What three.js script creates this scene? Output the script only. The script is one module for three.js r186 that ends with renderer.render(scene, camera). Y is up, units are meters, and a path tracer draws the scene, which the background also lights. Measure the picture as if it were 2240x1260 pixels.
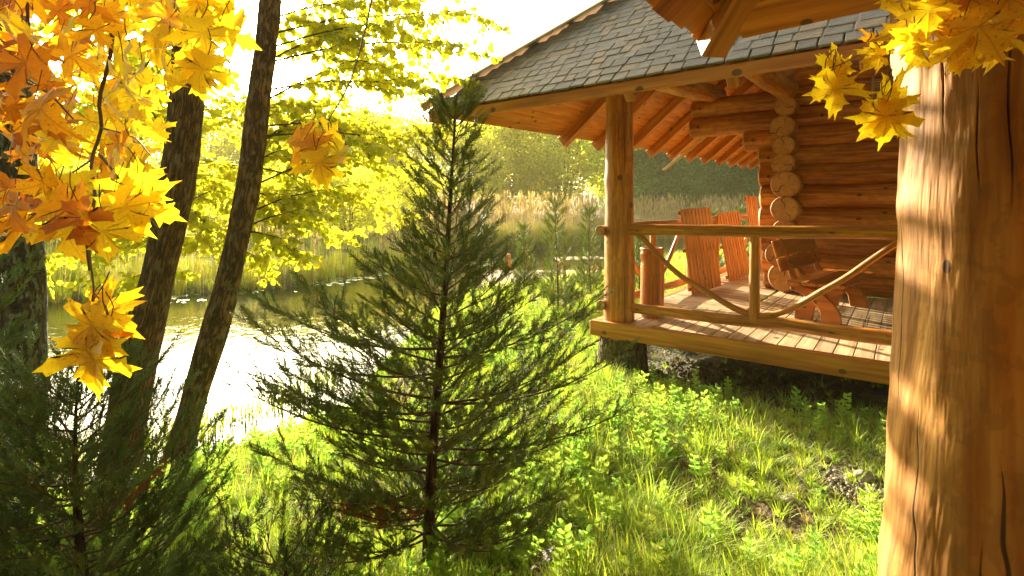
import * as THREE from 'three';
import { mergeGeometries } from 'three/addons/utils/BufferGeometryUtils.js';

// ------------------------------------------------------------------ camera, sky, sun, exposure
const scene = new THREE.Scene();
const EYE = 1.7, F = 1120, CU = 1120, CV = 457;          // lens measured from the photograph (pixels of 2240 x 1260)
const camera = new THREE.PerspectiveCamera(2 * Math.atan(630 / F) * 180 / Math.PI, 2240 / 1260, 0.05, 600);
camera.position.set(0, EYE, 0);
camera.setViewOffset(2240, 1260, 0, 630 - CV, 2240, 1260);
camera.updateProjectionMatrix();
const renderer = new THREE.WebGLRenderer({ antialias: true });
renderer.setSize(1024, 576);
renderer.toneMapping = THREE.LinearToneMapping;
renderer.toneMappingExposure = 5.2;
renderer.shadowMap.enabled = true;

const SUN_AZ = 28 * Math.PI / 180, SUN_EL = 18.5 * Math.PI / 180;
const sunDir = new THREE.Vector3(-Math.sin(SUN_AZ) * Math.cos(SUN_EL), Math.sin(SUN_EL), -Math.cos(SUN_AZ) * Math.cos(SUN_EL));
{
  const W = 1024, H = 512, d = new Float32Array(W * H * 4), v = new THREE.Vector3();
  for (let j = 0; j < H; j++) for (let i = 0; i < W; i++) {
    const el = ((j + .5) / H - .5) * Math.PI, az = ((i + .5) / W - .5) * 2 * Math.PI;
    v.set(Math.cos(el) * Math.cos(az), Math.sin(el), Math.cos(el) * Math.sin(az));
    const a = Math.acos(Math.min(1, Math.max(-1, v.dot(sunDir)))), h = Math.max(0, Math.sin(el));
    const k = Math.pow(1 - h, 2.2);
    const g1 = 1.6 * Math.exp(-a / 0.45), g2 = 11 * Math.exp(-Math.pow(a / 0.17, 1.3)), o = (j * W + i) * 4;
    d[o] = 0.055 + 0.09 * k + g1 * 1.0 + g2 * 1.0;
    d[o + 1] = 0.068 + 0.092 * k + g1 * 0.88 + g2 * 0.86;
    d[o + 2] = 0.094 + 0.078 * k + g1 * 0.60 + g2 * 0.52;
    d[o + 3] = 1;
  }
  const sky = new THREE.DataTexture(d, W, H, THREE.RGBAFormat, THREE.FloatType);
  sky.mapping = THREE.EquirectangularReflectionMapping; sky.magFilter = THREE.LinearFilter; sky.minFilter = THREE.LinearFilter;
  sky.needsUpdate = true;
  scene.background = sky; scene.environment = sky;
  scene.backgroundIntensity = 1.0; scene.environmentIntensity = 1.0;
}
const sun = new THREE.DirectionalLight(new THREE.Color().setRGB(1.0, 0.87, 0.62), 5.0);
sun.target.position.set(0, 0, -8); sun.position.copy(sunDir).multiplyScalar(60).add(sun.target.position);
sun.castShadow = true; sun.shadow.radius = 1.6; sun.shadow.mapSize.set(4096, 4096);
Object.assign(sun.shadow.camera, { left: -40, right: 40, top: 30, bottom: -30, near: 1, far: 160 });
scene.add(sun, sun.target);
scene.fog = new THREE.FogExp2(new THREE.Color().setRGB(1.0, 0.86, 0.46), 0.0017);

// ------------------------------------------------------------------ small tools
const V = (x, y, z) => new THREE.Vector3(x, y, z);
const UPV = V(0, 1, 0);
function rng(s) { let a = s >>> 0; return () => { a = (a + 0x6D2B79F5) | 0; let t = Math.imul(a ^ (a >>> 15), 1 | a); t = (t + Math.imul(t ^ (t >>> 7), 61 | t)) ^ t; return ((t ^ (t >>> 14)) >>> 0) / 4294967296; }; }
const lerp = (a, b, t) => a + (b - a) * t, clamp = (x, a = 0, b = 1) => Math.min(b, Math.max(a, x));
const sstep = (a, b, x) => { const t = clamp((x - a) / (b - a)); return t * t * (3 - 2 * t); };
function hsh(x, y, s) { let h = Math.imul(x, 374761393) ^ Math.imul(y, 668265263) ^ Math.imul(s, 2147483647 ^ 0x5bd1e995); h = Math.imul(h ^ (h >>> 13), 1274126177); return ((h ^ (h >>> 16)) >>> 0) / 4294967296; }
function pn(x, y, px, py, s) {                               // value noise that repeats every px, py cells
  const x0 = Math.floor(x), y0 = Math.floor(y); let fx = x - x0, fy = y - y0; fx = fx * fx * (3 - 2 * fx); fy = fy * fy * (3 - 2 * fy);
  const a = ((x0 % px) + px) % px, b = (a + 1) % px, c = ((y0 % py) + py) % py, d = (c + 1) % py;
  return lerp(lerp(hsh(a, c, s), hsh(b, c, s), fx), lerp(hsh(a, d, s), hsh(b, d, s), fx), fy);
}
function fbm(u, v, cx, cy, oct, s) { let a = 0, w = .5, n = 0; for (let k = 0; k < oct; k++) { a += w * pn(u * cx, v * cy, cx, cy, s + k * 17); n += w; w *= .5; cx *= 2; cy *= 2; } return a / n; }
const big = 4096;
const n2 = (x, y, s) => pn(x + 500, y + 500, big, big, s);
const at = (u, v, d) => V((u - CU) / F * d, EYE + (CV - v) / F * d, -d);    // a point d metres in front of the lens

const used = {};
function numbered(n) { used[n] = (used[n] ?? -1) + 1; return used[n] ? `${n}_${String(used[n]).padStart(3, '0')}` : n; }
function tag(o, label, category, group, kind) { o.userData.label = label; if (category) o.userData.category = category; if (group) o.userData.group = group; if (kind) o.userData.kind = kind; return o; }
function thing(name, label, category, pos = [0, 0, 0], turn = 0, group) {
  const o = new THREE.Group(); o.name = numbered(name); o.position.set(...pos); o.rotation.y = turn; scene.add(o); o.updateMatrixWorld(true);
  return tag(o, label, category, group);
}
function part(parent, name, geo, mat, kind) { const m = new THREE.Mesh(geo, mat); m.name = name; if (kind) m.userData.kind = kind; parent.add(m); return m; }
function sub(parent, name) { const g = new THREE.Group(); g.name = name; parent.add(g); return g; }
function orient(o, pos, x, yh = UPV) {                       // local x along x, local y as near yh as can be
  const X = x.clone().normalize(), Z = X.clone().cross(yh).normalize(), Y = Z.clone().cross(X);
  o.position.copy(pos); o.quaternion.setFromRotationMatrix(new THREE.Matrix4().makeBasis(X, Y, Z)); return o;
}
function geom(pos, uv, idx, col) {
  const g = new THREE.BufferGeometry(); g.setAttribute('position', new THREE.Float32BufferAttribute(pos, 3)); g.setAttribute('uv', new THREE.Float32BufferAttribute(uv, 2));
  if (col) g.setAttribute('color', new THREE.Float32BufferAttribute(col, 3));
  if (idx) g.setIndex(idx); g.computeVertexNormals(); return g;
}
// a swept round body: rad(t, angle, arc length) gives its radius; side faces are slot 0, cut ends slot 1
function sweep(pts, rad, { segs = 24, radial = 16, cap = true, tile = .8, chamfer = .06, straight = false, spin = 0 } = {}) {
  const c = straight ? null : new THREE.CatmullRomCurve3(pts, false, 'centripetal'), P = [];
  for (let i = 0; i <= segs; i++) { const t = i / segs; if (c) P.push(c.getPoint(t)); else P.push(pts[0].clone().lerp(pts[pts.length - 1], t)); }
  const pos = [], uv = [], idx = []; let N = null, s = 0, r0 = rad(0, 0, 0);
  const vt = Math.max(1, Math.round(2 * Math.PI * Math.max(r0, rad(.5, 0, 0)) / tile)) * tile;
  const rings = [];
  for (let i = 0; i <= segs; i++) {
    const T = P[Math.min(segs, i + 1)].clone().sub(P[Math.max(0, i - 1)]).normalize();
    if (!N) { N = Math.abs(T.y) > .9 ? V(1, 0, 0) : V(0, 1, 0); N.sub(T.clone().multiplyScalar(N.dot(T))).normalize(); N.applyAxisAngle(T, Math.PI); }
    else N.sub(T.clone().multiplyScalar(N.dot(T))).normalize();
    const B = T.clone().cross(N); if (i) s += P[i].distanceTo(P[i - 1]);
    const ring = [];
    for (let j = 0; j <= radial; j++) {
      const a = (j % radial) / radial * 2 * Math.PI, r = rad(i / segs, a, s), q = P[i].clone().addScaledVector(N, Math.cos(a) * r).addScaledVector(B, Math.sin(a) * r);
      pos.push(q.x, q.y, q.z); uv.push(s, j / radial * vt); ring.push(q);
    }
    rings.push([ring, T]);
  }
  const w = radial + 1;
  for (let i = 0; i < segs; i++) for (let j = 0; j < radial; j++) { const a = i * w + j; idx.push(a, a + 1, a + w, a + 1, a + w + 1, a + w); }
  const nSide = idx.length;
  if (cap) for (const e of [0, segs]) {
    const [ring, T] = rings[e], sg = e ? 1 : -1, r = rad(e ? 1 : 0, 0, 0), ce = P[e].clone().addScaledVector(T, sg * chamfer * r), b = pos.length / 3;
    for (const f of [1, 1 - chamfer]) for (let j = 0; j <= radial; j++) {
      const q = f === 1 ? ring[j] : ring[j].clone().sub(P[e]).multiplyScalar(f).add(ce), a = j / radial * 2 * Math.PI;
      pos.push(q.x, q.y, q.z); uv.push(.5 + .48 * f * Math.cos(a + spin), .5 + .48 * f * Math.sin(a + spin));
    }
    for (let j = 0; j <= radial; j++) { const q = ring[j].clone().sub(P[e]).multiplyScalar(1 - chamfer).add(ce), a = j / radial * 2 * Math.PI; pos.push(q.x, q.y, q.z); uv.push(.5 + .48 * Math.cos(a + spin), .5 + .48 * Math.sin(a + spin)); }
    pos.push(ce.x, ce.y, ce.z); uv.push(.5, .5); const mid = pos.length / 3 - 1;
    for (let j = 0; j < radial; j++) {
      const q = [[b + j, b + j + 1, b + w + j], [b + j + 1, b + w + j + 1, b + w + j], [b + 2 * w + j, b + 2 * w + j + 1, mid]];
      for (const t of q) idx.push(...(e ? t : [t[1], t[0], t[2]]));
    }
  }
  // faces wound outward
  { const a = idx[0], b = idx[1], d = idx[2], p = k => V(pos[3 * k], pos[3 * k + 1], pos[3 * k + 2]); const n = p(b).sub(p(a)).cross(p(d).sub(p(a))); if (n.dot(p(a).sub(P[0])) < 0) for (let k = 0; k < idx.length; k += 3) { const t = idx[k]; idx[k] = idx[k + 1]; idx[k + 1] = t; } }
  const g = geom(pos, uv, idx), nn = g.attributes.normal;
  for (let i = 0; i <= segs; i++) { const a = i * w, b = a + radial, n = V(nn.getX(a) + nn.getX(b), nn.getY(a) + nn.getY(b), nn.getZ(a) + nn.getZ(b)).normalize(); nn.setXYZ(a, n.x, n.y, n.z); nn.setXYZ(b, n.x, n.y, n.z); }
  if (cap) { g.addGroup(0, nSide, 0); g.addGroup(nSide, idx.length - nSide, 1); }
  return g;
}
// peeled log: uneven radius, swellings at knots
function logRad(r0, r1, seed, lump = .05) {
  const R = rng(seed), kn = []; for (let i = 0; i < 3; i++) kn.push([R(), R() * 6.28, .05 + .10 * R()]);
  return (t, a, s) => {
    let r = lerp(r0, r1, t) * (1 + lump * (n2(s * 2.2, Math.cos(a) * .9 + 5, seed) - .5) * 2 + lump * .7 * (n2(s * 5, Math.sin(a) * 1.3 + 9, seed + 3) - .5));
    for (const [kt, ka, kr] of kn) { const da = Math.atan2(Math.sin(a - ka), Math.cos(a - ka)); r *= 1 + kr * Math.exp(-((t - kt) ** 2) / .0012 - da * da / .25); }
    return r;
  };
}
// box with cut edges; u of its texture runs along its length (x)
function chBox(lx, ly, lz, e = .004, seed = 1) {
  const R = rng(seed * 7919 + 11), ou = R() * 3, ov = R() * 3, h = [lx / 2, ly / 2, lz / 2], pos = [], uv = [];
  const vert = (s, f) => { const p = [0, 1, 2].map(k => s[k] * (k === f ? h[k] : h[k] - e)); return p; };
  const face = (ps, ax) => {
    const A = V(...ps[0]), n = V(...ps[1]).sub(A).cross(V(...ps[2]).sub(A)), c = V(0, 0, 0); ps.forEach(p => c.add(V(...p)));
    if (n.dot(c) < 0) ps.reverse();
    for (let k = 1; k + 1 < ps.length; k++) for (const p of [ps[0], ps[k], ps[k + 1]]) { pos.push(...p); uv.push(...(ax === 0 ? [p[1] * .2 + ou, p[2] + ov] : ax === 1 ? [p[0] + ou, p[2] + ov] : [p[0] + ou, p[1] + ov + .37])); }
  };
  const S = [-1, 1];
  for (let f = 0; f < 3; f++) for (const s of S) { const q = []; for (const [a, b] of [[-1, -1], [1, -1], [1, 1], [-1, 1]]) { const g = [0, 0, 0]; g[f] = s; g[(f + 1) % 3] = a; g[(f + 2) % 3] = b; q.push(vert(g, f)); } face(q, f); }
  for (let f = 0; f < 3; f++) { const a = (f + 1) % 3, b = (f + 2) % 3; for (const sa of S) for (const sb of S) { const g1 = [0, 0, 0], g2 = [0, 0, 0]; g1[f] = -1; g2[f] = 1; g1[a] = g2[a] = sa; g1[b] = g2[b] = sb; face([vert(g1, a), vert(g2, a), vert(g2, b), vert(g1, b)], f === 0 ? (a === 1 ? 1 : 2) : 1); } }
  for (const x of S) for (const y of S) for (const z of S) face([0, 1, 2].map(f => vert([x, y, z], f)), 1);
  return geom(pos, uv);
}
// board from a to b (its long axis), width w across, thickness h along up
function board(parent, name, a, b, w, h, mat, up = UPV, seed = 1, e = .004) {
  const m = part(parent, name, chBox(a.distanceTo(b), h, w, e, seed), mat); return orient(m, a.clone().lerp(b, .5), b.clone().sub(a), up);
}
function extruded(outline, depth, bevel = .006) { const s = new THREE.Shape(outline.map(p => new THREE.Vector2(p[0], p[1]))), g = new THREE.ExtrudeGeometry(s, { depth, bevelEnabled: true, bevelThickness: bevel, bevelSize: bevel, bevelSegments: 1, curveSegments: 6 }); g.translate(0, 0, -depth / 2); return g; }

// ------------------------------------------------------------------ materials (computed textures: grain, bark, soil, never shapes or light)
const enc = c => { c = clamp(c); return Math.round(255 * (c <= .0031308 ? 12.92 * c : 1.055 * Math.pow(c, 1 / 2.4) - .055)); };
function tex(W, H, fn, color, rx = 1, ry = 1) {
  const d = new Uint8Array(W * H * 4);
  for (let j = 0; j < H; j++) for (let i = 0; i < W; i++) { const c = fn((i + .5) / W, (j + .5) / H), o = (j * W + i) * 4; for (let k = 0; k < 3; k++) d[o + k] = color ? enc(c[k]) : Math.round(255 * clamp(c)); d[o + 3] = 255; }
  const t = new THREE.DataTexture(d, W, H, THREE.RGBAFormat); t.wrapS = t.wrapT = THREE.RepeatWrapping; t.magFilter = THREE.LinearFilter; t.minFilter = THREE.LinearMipmapLinearFilter; t.generateMipmaps = true;
  if (color) t.colorSpace = THREE.SRGBColorSpace; t.repeat.set(rx, ry); t.needsUpdate = true; return t;
}
const mix3 = (a, b, t) => [lerp(a[0], b[0], t), lerp(a[1], b[1], t), lerp(a[2], b[2], t)];
const scl = (a, k) => [a[0] * k, a[1] * k, a[2] * k];
// wood with the grain along u; returns {map, bumpMap}
function wood({ W = 1024, H = 512, light, mid, dark, knots = 5, fleck = 0, cracks = 0, seed = 1, lu = 1.6, lv = .8, streak = 48, kc = [.06, .022, .008], fc = 1.6 }) {
  const R = rng(seed), K = [], C = [];
  for (let i = 0; i < knots; i++) K.push([R(), R(), .012 + .018 * R()]);
  for (let i = 0; i < cracks; i++) C.push([R(), R(), .08 + .25 * R(), .0016 + .002 * R()]);
  const wrap = d => d - Math.round(d), f = new Float32Array(W * H), rgb = new Float32Array(W * H * 3);
  for (let j = 0; j < H; j++) for (let i = 0; i < W; i++) {
    let u = (i + .5) / W, v = (j + .5) / H, kn = 0, vv = v, ring = 0;
    for (const [a, b, r] of K) { const du = wrap(u - a) * lu, dv = wrap(v - b) * lv, q = Math.hypot(du * .75, dv) / r; if (q < 6) { vv += dv / lv * .8 * Math.exp(-q * .6); if (q < 1.15) { kn = Math.max(kn, 1 - sstep(.8, 1.15, q)); ring = .5 + .5 * Math.sin(q * 22); } } }
    const g1 = fbm(u, vv, 6, streak, 3, seed + 1), g2 = fbm(u, vv, 3, 11, 3, seed + 9), g3 = fbm(u, v, 5, 5, 3, seed + 21), fine = pn(u * 12, vv * 190, 12, 190, seed + 33);
    let t = clamp(.5 + (g1 - .5) * 1.1 + (g2 - .5) * 1.2 + (fine - .5) * .25), c = t < .5 ? mix3(dark, mid, t * 2) : mix3(mid, light, t * 2 - 1);
    c = scl(c, .82 + .36 * g3);
    let h = .5 + .35 * (g1 - .5) + .15 * (fine - .5);
    if (fleck) { const wq = fbm(u, v, 9, 5, 2, seed + 51), q = fbm(u + .06 * wq, v + .10 * wq, Math.round(16 * fc), Math.round(15 * fc), 4, seed + 61), m = sstep(.50, .60, q) * fleck; c = mix3(c, scl(mid, .42), m * .75); h += .12 * m; }
    if (kn) { c = mix3(c, mix3(kc, scl(mid, .5), ring * .35), kn * .9); h += .1 * kn; }
    for (const [a, b, l, wd] of C) { const du = wrap(u - a); if (Math.abs(du) < l) { const dv = wrap(v - b - .018 * (fbm(u, .3, 7, 3, 3, seed + 5) - .5) * 2), w2 = wd * (1 - (du / l) ** 2), q = Math.abs(dv) / w2; if (q < 1.6) { const m = 1 - sstep(.6, 1.6, q); c = mix3(c, [.018, .009, .004], m * .9); h -= .5 * m; } } }
    const o = j * W + i; f[o] = h; rgb[o * 3] = c[0]; rgb[o * 3 + 1] = c[1]; rgb[o * 3 + 2] = c[2];
  }
  const ix = (u, v) => Math.min(H - 1, Math.floor(v * H)) * W + Math.min(W - 1, Math.floor(u * W));
  return { map: tex(W, H, (u, v) => { const o = ix(u, v) * 3; return [rgb[o], rgb[o + 1], rgb[o + 2]]; }, true, 1 / lu, 1 / lv), bumpMap: tex(W, H, (u, v) => f[ix(u, v)], false, 1 / lu, 1 / lv) };
}
const std = o => new THREE.MeshStandardMaterial(o), phy = o => new THREE.MeshPhysicalMaterial(o);
const rgb = (r, g, b) => new THREE.Color().setRGB(r, g, b);
const M = {};
const tLog = wood({ light: [.60, .28, .045], mid: [.46, .175, .022], dark: [.28, .088, .010], knots: 6, fleck: .45, cracks: 7, seed: 3, lu: 1.8, lv: .8 });
M.log = std({ ...tLog, bumpScale: .006, roughness: .48 });
M.logPale = std({ ...tLog, color: rgb(1.12, 1.1, 1.15), bumpScale: .006, roughness: .46 });
M.logWarm = std({ ...tLog, color: rgb(.93, .86, .80), bumpScale: .006, roughness: .45 });
const tBoard = wood({ light: [.57, .24, .032], mid: [.45, .16, .017], dark: [.29, .088, .008], knots: 9, cracks: 2, seed: 12, streak: 34, lu: 2.2, lv: .9 });
M.board = std({ ...tBoard, bumpScale: .003, roughness: .5 });
M.boardB = std({ ...tBoard, color: rgb(.84, .78, .74), bumpScale: .003, roughness: .5 });
M.boardC = std({ ...tBoard, color: rgb(1.08, 1.12, 1.15), bumpScale: .003, roughness: .5 });
M.rafter = std({ ...tBoard, color: rgb(.95, .92, .90), bumpScale: .003, roughness: .5 });
M.beam = std({ ...tBoard, color: rgb(.92, .95, 1.0), bumpScale: .004, roughness: .5 });
M.slat = std({ ...tBoard, color: rgb(.94, 1.0, .9), bumpScale: .003, roughness: .42 });
M.bench = std({ ...tBoard, color: rgb(.78, .68, .58), bumpScale: .004, roughness: .32 });
const tDeck = wood({ light: [.56, .42, .26], mid: [.44, .315, .185], dark: [.28, .18, .10], knots: 6, cracks: 5, seed: 30, streak: 40, lu: 2.4, lv: .7 });
M.deck = [[1, 1, 1], [.86, .84, .82], [1.1, 1.08, 1.04]].map(c => std({ ...tDeck, color: rgb(...c), bumpScale: .003, roughness: .55 }));
M.greyPlank = std({ ...tDeck, color: rgb(.9, 1.05, 1.25), bumpScale: .004, roughness: .7 });
const tEnd = (() => {
  const fn = (u, v) => { const x = u - .5, y = v - .5, r = Math.hypot(x, y) + .012 * (fbm(u, v, 4, 4, 3, 5) - .5), a = Math.atan2(y, x); return [r, a]; };
  const col = (u, v) => { const [r, a] = fn(u, v), ringn = .5 + .5 * Math.sin(r * 240 + 3 * Math.sin(r * 40)), n = fbm(u, v, 7, 7, 4, 8), fine = fbm(u, v, 60, 60, 2, 14);
    let c = mix3([.60, .33, .105], [.38, .175, .042], clamp(.6 * ringn + .9 * (n - .35) + .3 * (fine - .5))); c = mix3(c, [.36, .16, .04], sstep(.40, .49, r) * .7); return crack(r, a) ? [.035, .016, .007] : c; };
  const crack = (r, a) => { for (const [ca, r0, r1, w] of [[1.3, .02, .48, .022], [-2.2, .12, .47, .012], [3.0, .18, .47, .010], [-.4, .22, .47, .009]]) { const d = Math.abs(Math.atan2(Math.sin(a - ca - .25 * Math.sin(r * 14)), Math.cos(a - ca - .25 * Math.sin(r * 14)))) * r; if (r > r0 && r < r1 && d < w * (1 - .6 * (r1 - r) / (r1 - r0))) return true; } return false; };
  return { map: tex(512, 512, col, true), bumpMap: tex(512, 512, (u, v) => { const [r, a] = fn(u, v); return crack(r, a) ? 0 : .6 + .2 * Math.sin(r * 240 + 3 * Math.sin(r * 40)) + .2 * fbm(u, v, 30, 30, 2, 4); }, false) };
})();
M.end = std({ ...tEnd,  bumpScale: .004, roughness: .7 });
function bark(seed, a, b, c, lichen, cu = 7, cv = 26) {
  const hgt = (u, v) => { const w = fbm(u, v, 5, 6, 3, seed) * .09; const r = fbm(u + w * .4, v + w, cu, cv, 4, seed + 2); return Math.abs(r - .5) * 2; };
  return {
    map: tex(512, 512, (u, v) => { const h = hgt(u, v), n = fbm(u, v, 9, 9, 3, seed + 7), f = fbm(u, v, 70, 90, 2, seed + 9); let k = mix3(a, b, clamp(sstep(.02, .42, h) * .8 + (n - .5) * .8 + (f - .5) * .6)); return mix3(k, c, lichen * sstep(.56, .68, fbm(u, v, 14, 18, 4, seed + 31))); }, true, 1 / .9, 1 / .6),
    bumpMap: tex(512, 512, (u, v) => clamp(.15 + 1.1 * sstep(0, .5, hgt(u, v)) * .8 + .25 * (fbm(u, v, 60, 80, 2, seed + 9) - .5)), false, 1 / .9, 1 / .6)
  };
}
M.barkAlder = std({ ...bark(5, [.045, .024, .010], [.25, .13, .058], [.22, .19, .14], .55), bumpScale: .022, roughness: .9 });
M.barkDark = std({ ...bark(8, [.018, .014, .010], [.085, .066, .048], [.17, .20, .19], .75, 6, 16), bumpScale: .03, roughness: .9 });
M.barkStump = std({ ...bark(11, [.030, .017, .009], [.16, .095, .052], [.10, .13, .05], .5, 5, 18), bumpScale: .03, roughness: .92 });
M.twig = std({ color: rgb(.075, .042, .022), roughness: .8 });
M.twigBrown = std({ color: rgb(.13, .075, .035), roughness: .8 });
M.twigGrey = std({ color: rgb(.16, .135, .115), roughness: .75 });
M.twigRed = std({ color: rgb(.17, .065, .025), roughness: .75 });
const tSh = { map: tex(512, 512, (u, v) => { const g = fbm(u, v, 50, 8, 3, 40), n = fbm(u, v, 6, 6, 4, 44), f = fbm(u, v, 120, 120, 1, 47); const k = .55 + .9 * (g - .5) + .6 * (n - .5) + .35 * (f - .5); return mix3([.078, .066, .056], [.255, .218, .182], clamp(k)); }, true, 1 / .5, 1 / .5), bumpMap: tex(512, 512, (u, v) => .5 + .8 * (fbm(u, v, 60, 9, 3, 40) - .5) + .3 * (fbm(u, v, 120, 120, 1, 47) - .5), false, 1 / .5, 1 / .5) };
M.shingle = [[1, 1, 1], [.78, .78, .8], [1.22, 1.2, 1.18], [1.3, 1.12, .92], [.95, .97, 1.02]].map(c => std({ ...tSh, color: rgb(...c), bumpScale: .006, roughness: .5 }));
const tSoil = {
  map: tex(1024, 1024, (u, v) => { const a = fbm(u, v, 4, 4, 5, 70), b = fbm(u, v, 30, 30, 4, 75), c = fbm(u, v, 130, 130, 2, 77); let k = mix3([.052, .031, .016], [.23, .155, .088], clamp(.45 + 1.1 * (a - .5) + 1.0 * (b - .5) + .6 * (c - .5))); return mix3(k, [.05, .062, .014], .75 * sstep(.47, .62, fbm(u, v, 7, 7, 4, 79))); }, true, 1 / 2.6, 1 / 2.6),
  bumpMap: tex(1024, 1024, (u, v) => .5 * fbm(u, v, 16, 16, 5, 75) + .5 * fbm(u, v, 90, 90, 3, 77), false, 1 / 2.6, 1 / 2.6)
};
M.soil = std({ ...tSoil, bumpScale: .06, roughness: .95 });
M.stone = std({ map: tex(256, 256, (u, v) => mix3([.16, .14, .115], [.42, .39, .34], clamp(fbm(u, v, 5, 5, 5, 90) * 1.4 - .2)), true), roughness: .85 });
M.rock = std({ ...tSoil, color: rgb(.4, .34, .26), bumpScale: .03, roughness: .6 });
M.water = phy({ color: rgb(.014, .016, .006), roughness: .035, ior: 1.6, bumpMap: tex(512, 512, (u, v) => .5 + .5 * (fbm(u, v, 7, 7, 4, 101) - .5) + .25 * (fbm(u, v, 23, 17, 2, 104) - .5), false, 1 / 2.3, 1 / 1.7), bumpScale: .008 });
const leafy = (r, g, b, tr = .5, ro = 1, more = {}) => phy({ color: rgb(r, g, b), roughness: ro, transmission: tr, thickness: 0, side: THREE.DoubleSide, ...more });
M.alderLeaf = leafy(.56, .57, .03, .68, 1);
M.farLeaf = leafy(.68, .74, .05, .78, 1);
M.woodLeaf = leafy(.16, .42, .06, .6, 1);
M.grass = leafy(.40, .56, .04, .58, 1);
M.weed = leafy(.36, .54, .075, .45, 1);
M.reedDry = leafy(.74, .66, .36, .68, 1);
M.reedGreen = leafy(.58, .64, .06, .75, 1);
M.pad = std({ color: rgb(.24, .33, .06), roughness: .35 });
M.juniper = std({ color: rgb(1, 1, 1), roughness: .6 });
M.dead = std({ color: rgb(.34, .13, .04), roughness: .8 });
// maple leaf colour: veins and blotches of the dye
function mapleMat(base, spot, vein, seed) {
  const tips = [[.5, 1], [.9, .63], [.1, .63], [.72, .3], [.28, .3]], b = [.5, .36];
  const m = tex(512, 512, (u, v) => {
    let c = mix3(base, spot, clamp(1.5 * (fbm(u, v, 4, 4, 4, seed) - .42))); let d = 9;
    for (const t of tips) { const ax = t[0] - b[0], ay = t[1] - b[1], l2 = ax * ax + ay * ay, k = clamp(((u - b[0]) * ax + (v - b[1]) * ay) / l2), px = b[0] + ax * k - u, py = b[1] + ay * k - v; d = Math.min(d, Math.hypot(px, py) - .004 * (1 - k)); }
    let e = 9; for (const t of tips) { const ax = t[0] - b[0], ay = t[1] - b[1], l = Math.hypot(ax, ay), p = ((u - b[0]) * ax + (v - b[1]) * ay) / l, q = Math.abs((u - b[0]) * ay - (v - b[1]) * ax) / l; if (q < .16 && p > .02 && p < l) { const w = ((p - q * .9 + .02 * fbm(u, v, 9, 9, 2, seed + 3)) * 17) % 1; e = Math.min(e, Math.abs(w - .5) / 17 + (q > .12 ? .02 : 0)); } }
    const sp = sstep(.70, .76, fbm(u, v, 22, 22, 3, seed + 40)), fine = fbm(u, v, 60, 60, 2, seed + 8);
    c = scl(c, .88 + .24 * fine); c = mix3(c, [.22, .09, .02], sp * .45);
    c = mix3(c, vein, .35 * (1 - sstep(.001, .005, e)));
    return mix3(c, vein, .7 * (1 - sstep(.002, .011, d)));
  }, true); m.wrapS = m.wrapT = THREE.ClampToEdgeWrapping;
  return phy({ map: m, roughness: 1, transmission: .72, thickness: 0, side: THREE.DoubleSide });
}
M.maple = [
  mapleMat([.90, .62, .012], [.86, .45, .010], [.62, .36, .02], 201), mapleMat([.93, .70, .012], [.90, .60, .012], [.7, .45, .03], 202),
  mapleMat([.78, .38, .006], [.66, .25, .005], [.5, .17, .01], 203), mapleMat([.60, .20, .005], [.42, .11, .004], [.36, .10, .008], 204), mapleMat([.36, .095, .004], [.22, .05, .004], [.3, .09, .01], 205)];

// ------------------------------------------------------------------ the land and the pond
const WATER = -.6;
const POND = [[-30, -3], [-12, -2.7], [-6, -2.9], [-3.7, -3.95], [-2.75, -4.65], [-2.15, -5.5], [-1.9, -6.8], [-1.8, -8.5], [-1.75, -11.5], [-.94, -13.8], [1.5, -15.2], [4, -18], [8, -25], [14, -30], [23, -34], [30, -38], [30, -44], [14, -41], [9, -38], [5.6, -35], [1.6, -29.5], [-2.9, -26.5], [-4.6, -20.5], [-5.2, -18.4], [-5.8, -17], [-7, -14.6], [-8.8, -13.6], [-11.5, -12.9], [-18, -12], [-30, -11]];
function pondDist(x, z) {                                     // metres to the shore, negative over water
  let d = 1e9, inside = false;
  for (let i = 0, j = POND.length - 1; i < POND.length; j = i++) {
    const [ax, az] = POND[j], [bx, bz] = POND[i], dx = bx - ax, dz = bz - az, t = clamp(((x - ax) * dx + (z - az) * dz) / (dx * dx + dz * dz));
    d = Math.min(d, Math.hypot(ax + dx * t - x, az + dz * t - z));
    if ((az > z) !== (bz > z) && x < (bx - ax) * (z - az) / (bz - az) + ax) inside = !inside;
  }
  return inside ? -d : d;
}
function landY(x, z) {
  const d = pondDist(x, z) + .35 * (n2(x * 1.1, z * 1.1, 7) - .5);
  let y = d < 0 ? WATER - Math.min(1, -d * .45) : WATER + .53 * (1 - Math.exp(-d / 1.5)) + .02 * Math.min(d, 8) * .25;
  const r = Math.hypot(x, z);
  y += (.10 * (n2(x * .9, z * .9, 3) - .5) + .045 * (n2(x * 3.1, z * 3.1, 4) - .5)) * sstep(-.2, .6, d);
  if (r > 30) y += (r - 30) * .03 * sstep(0, 8, d);
  y += .16 * Math.exp(-((x - .2) ** 2 / 3 + (z + 3.6) ** 2 / 2.4)) * sstep(0, 1, d);
  return y;
}
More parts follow.
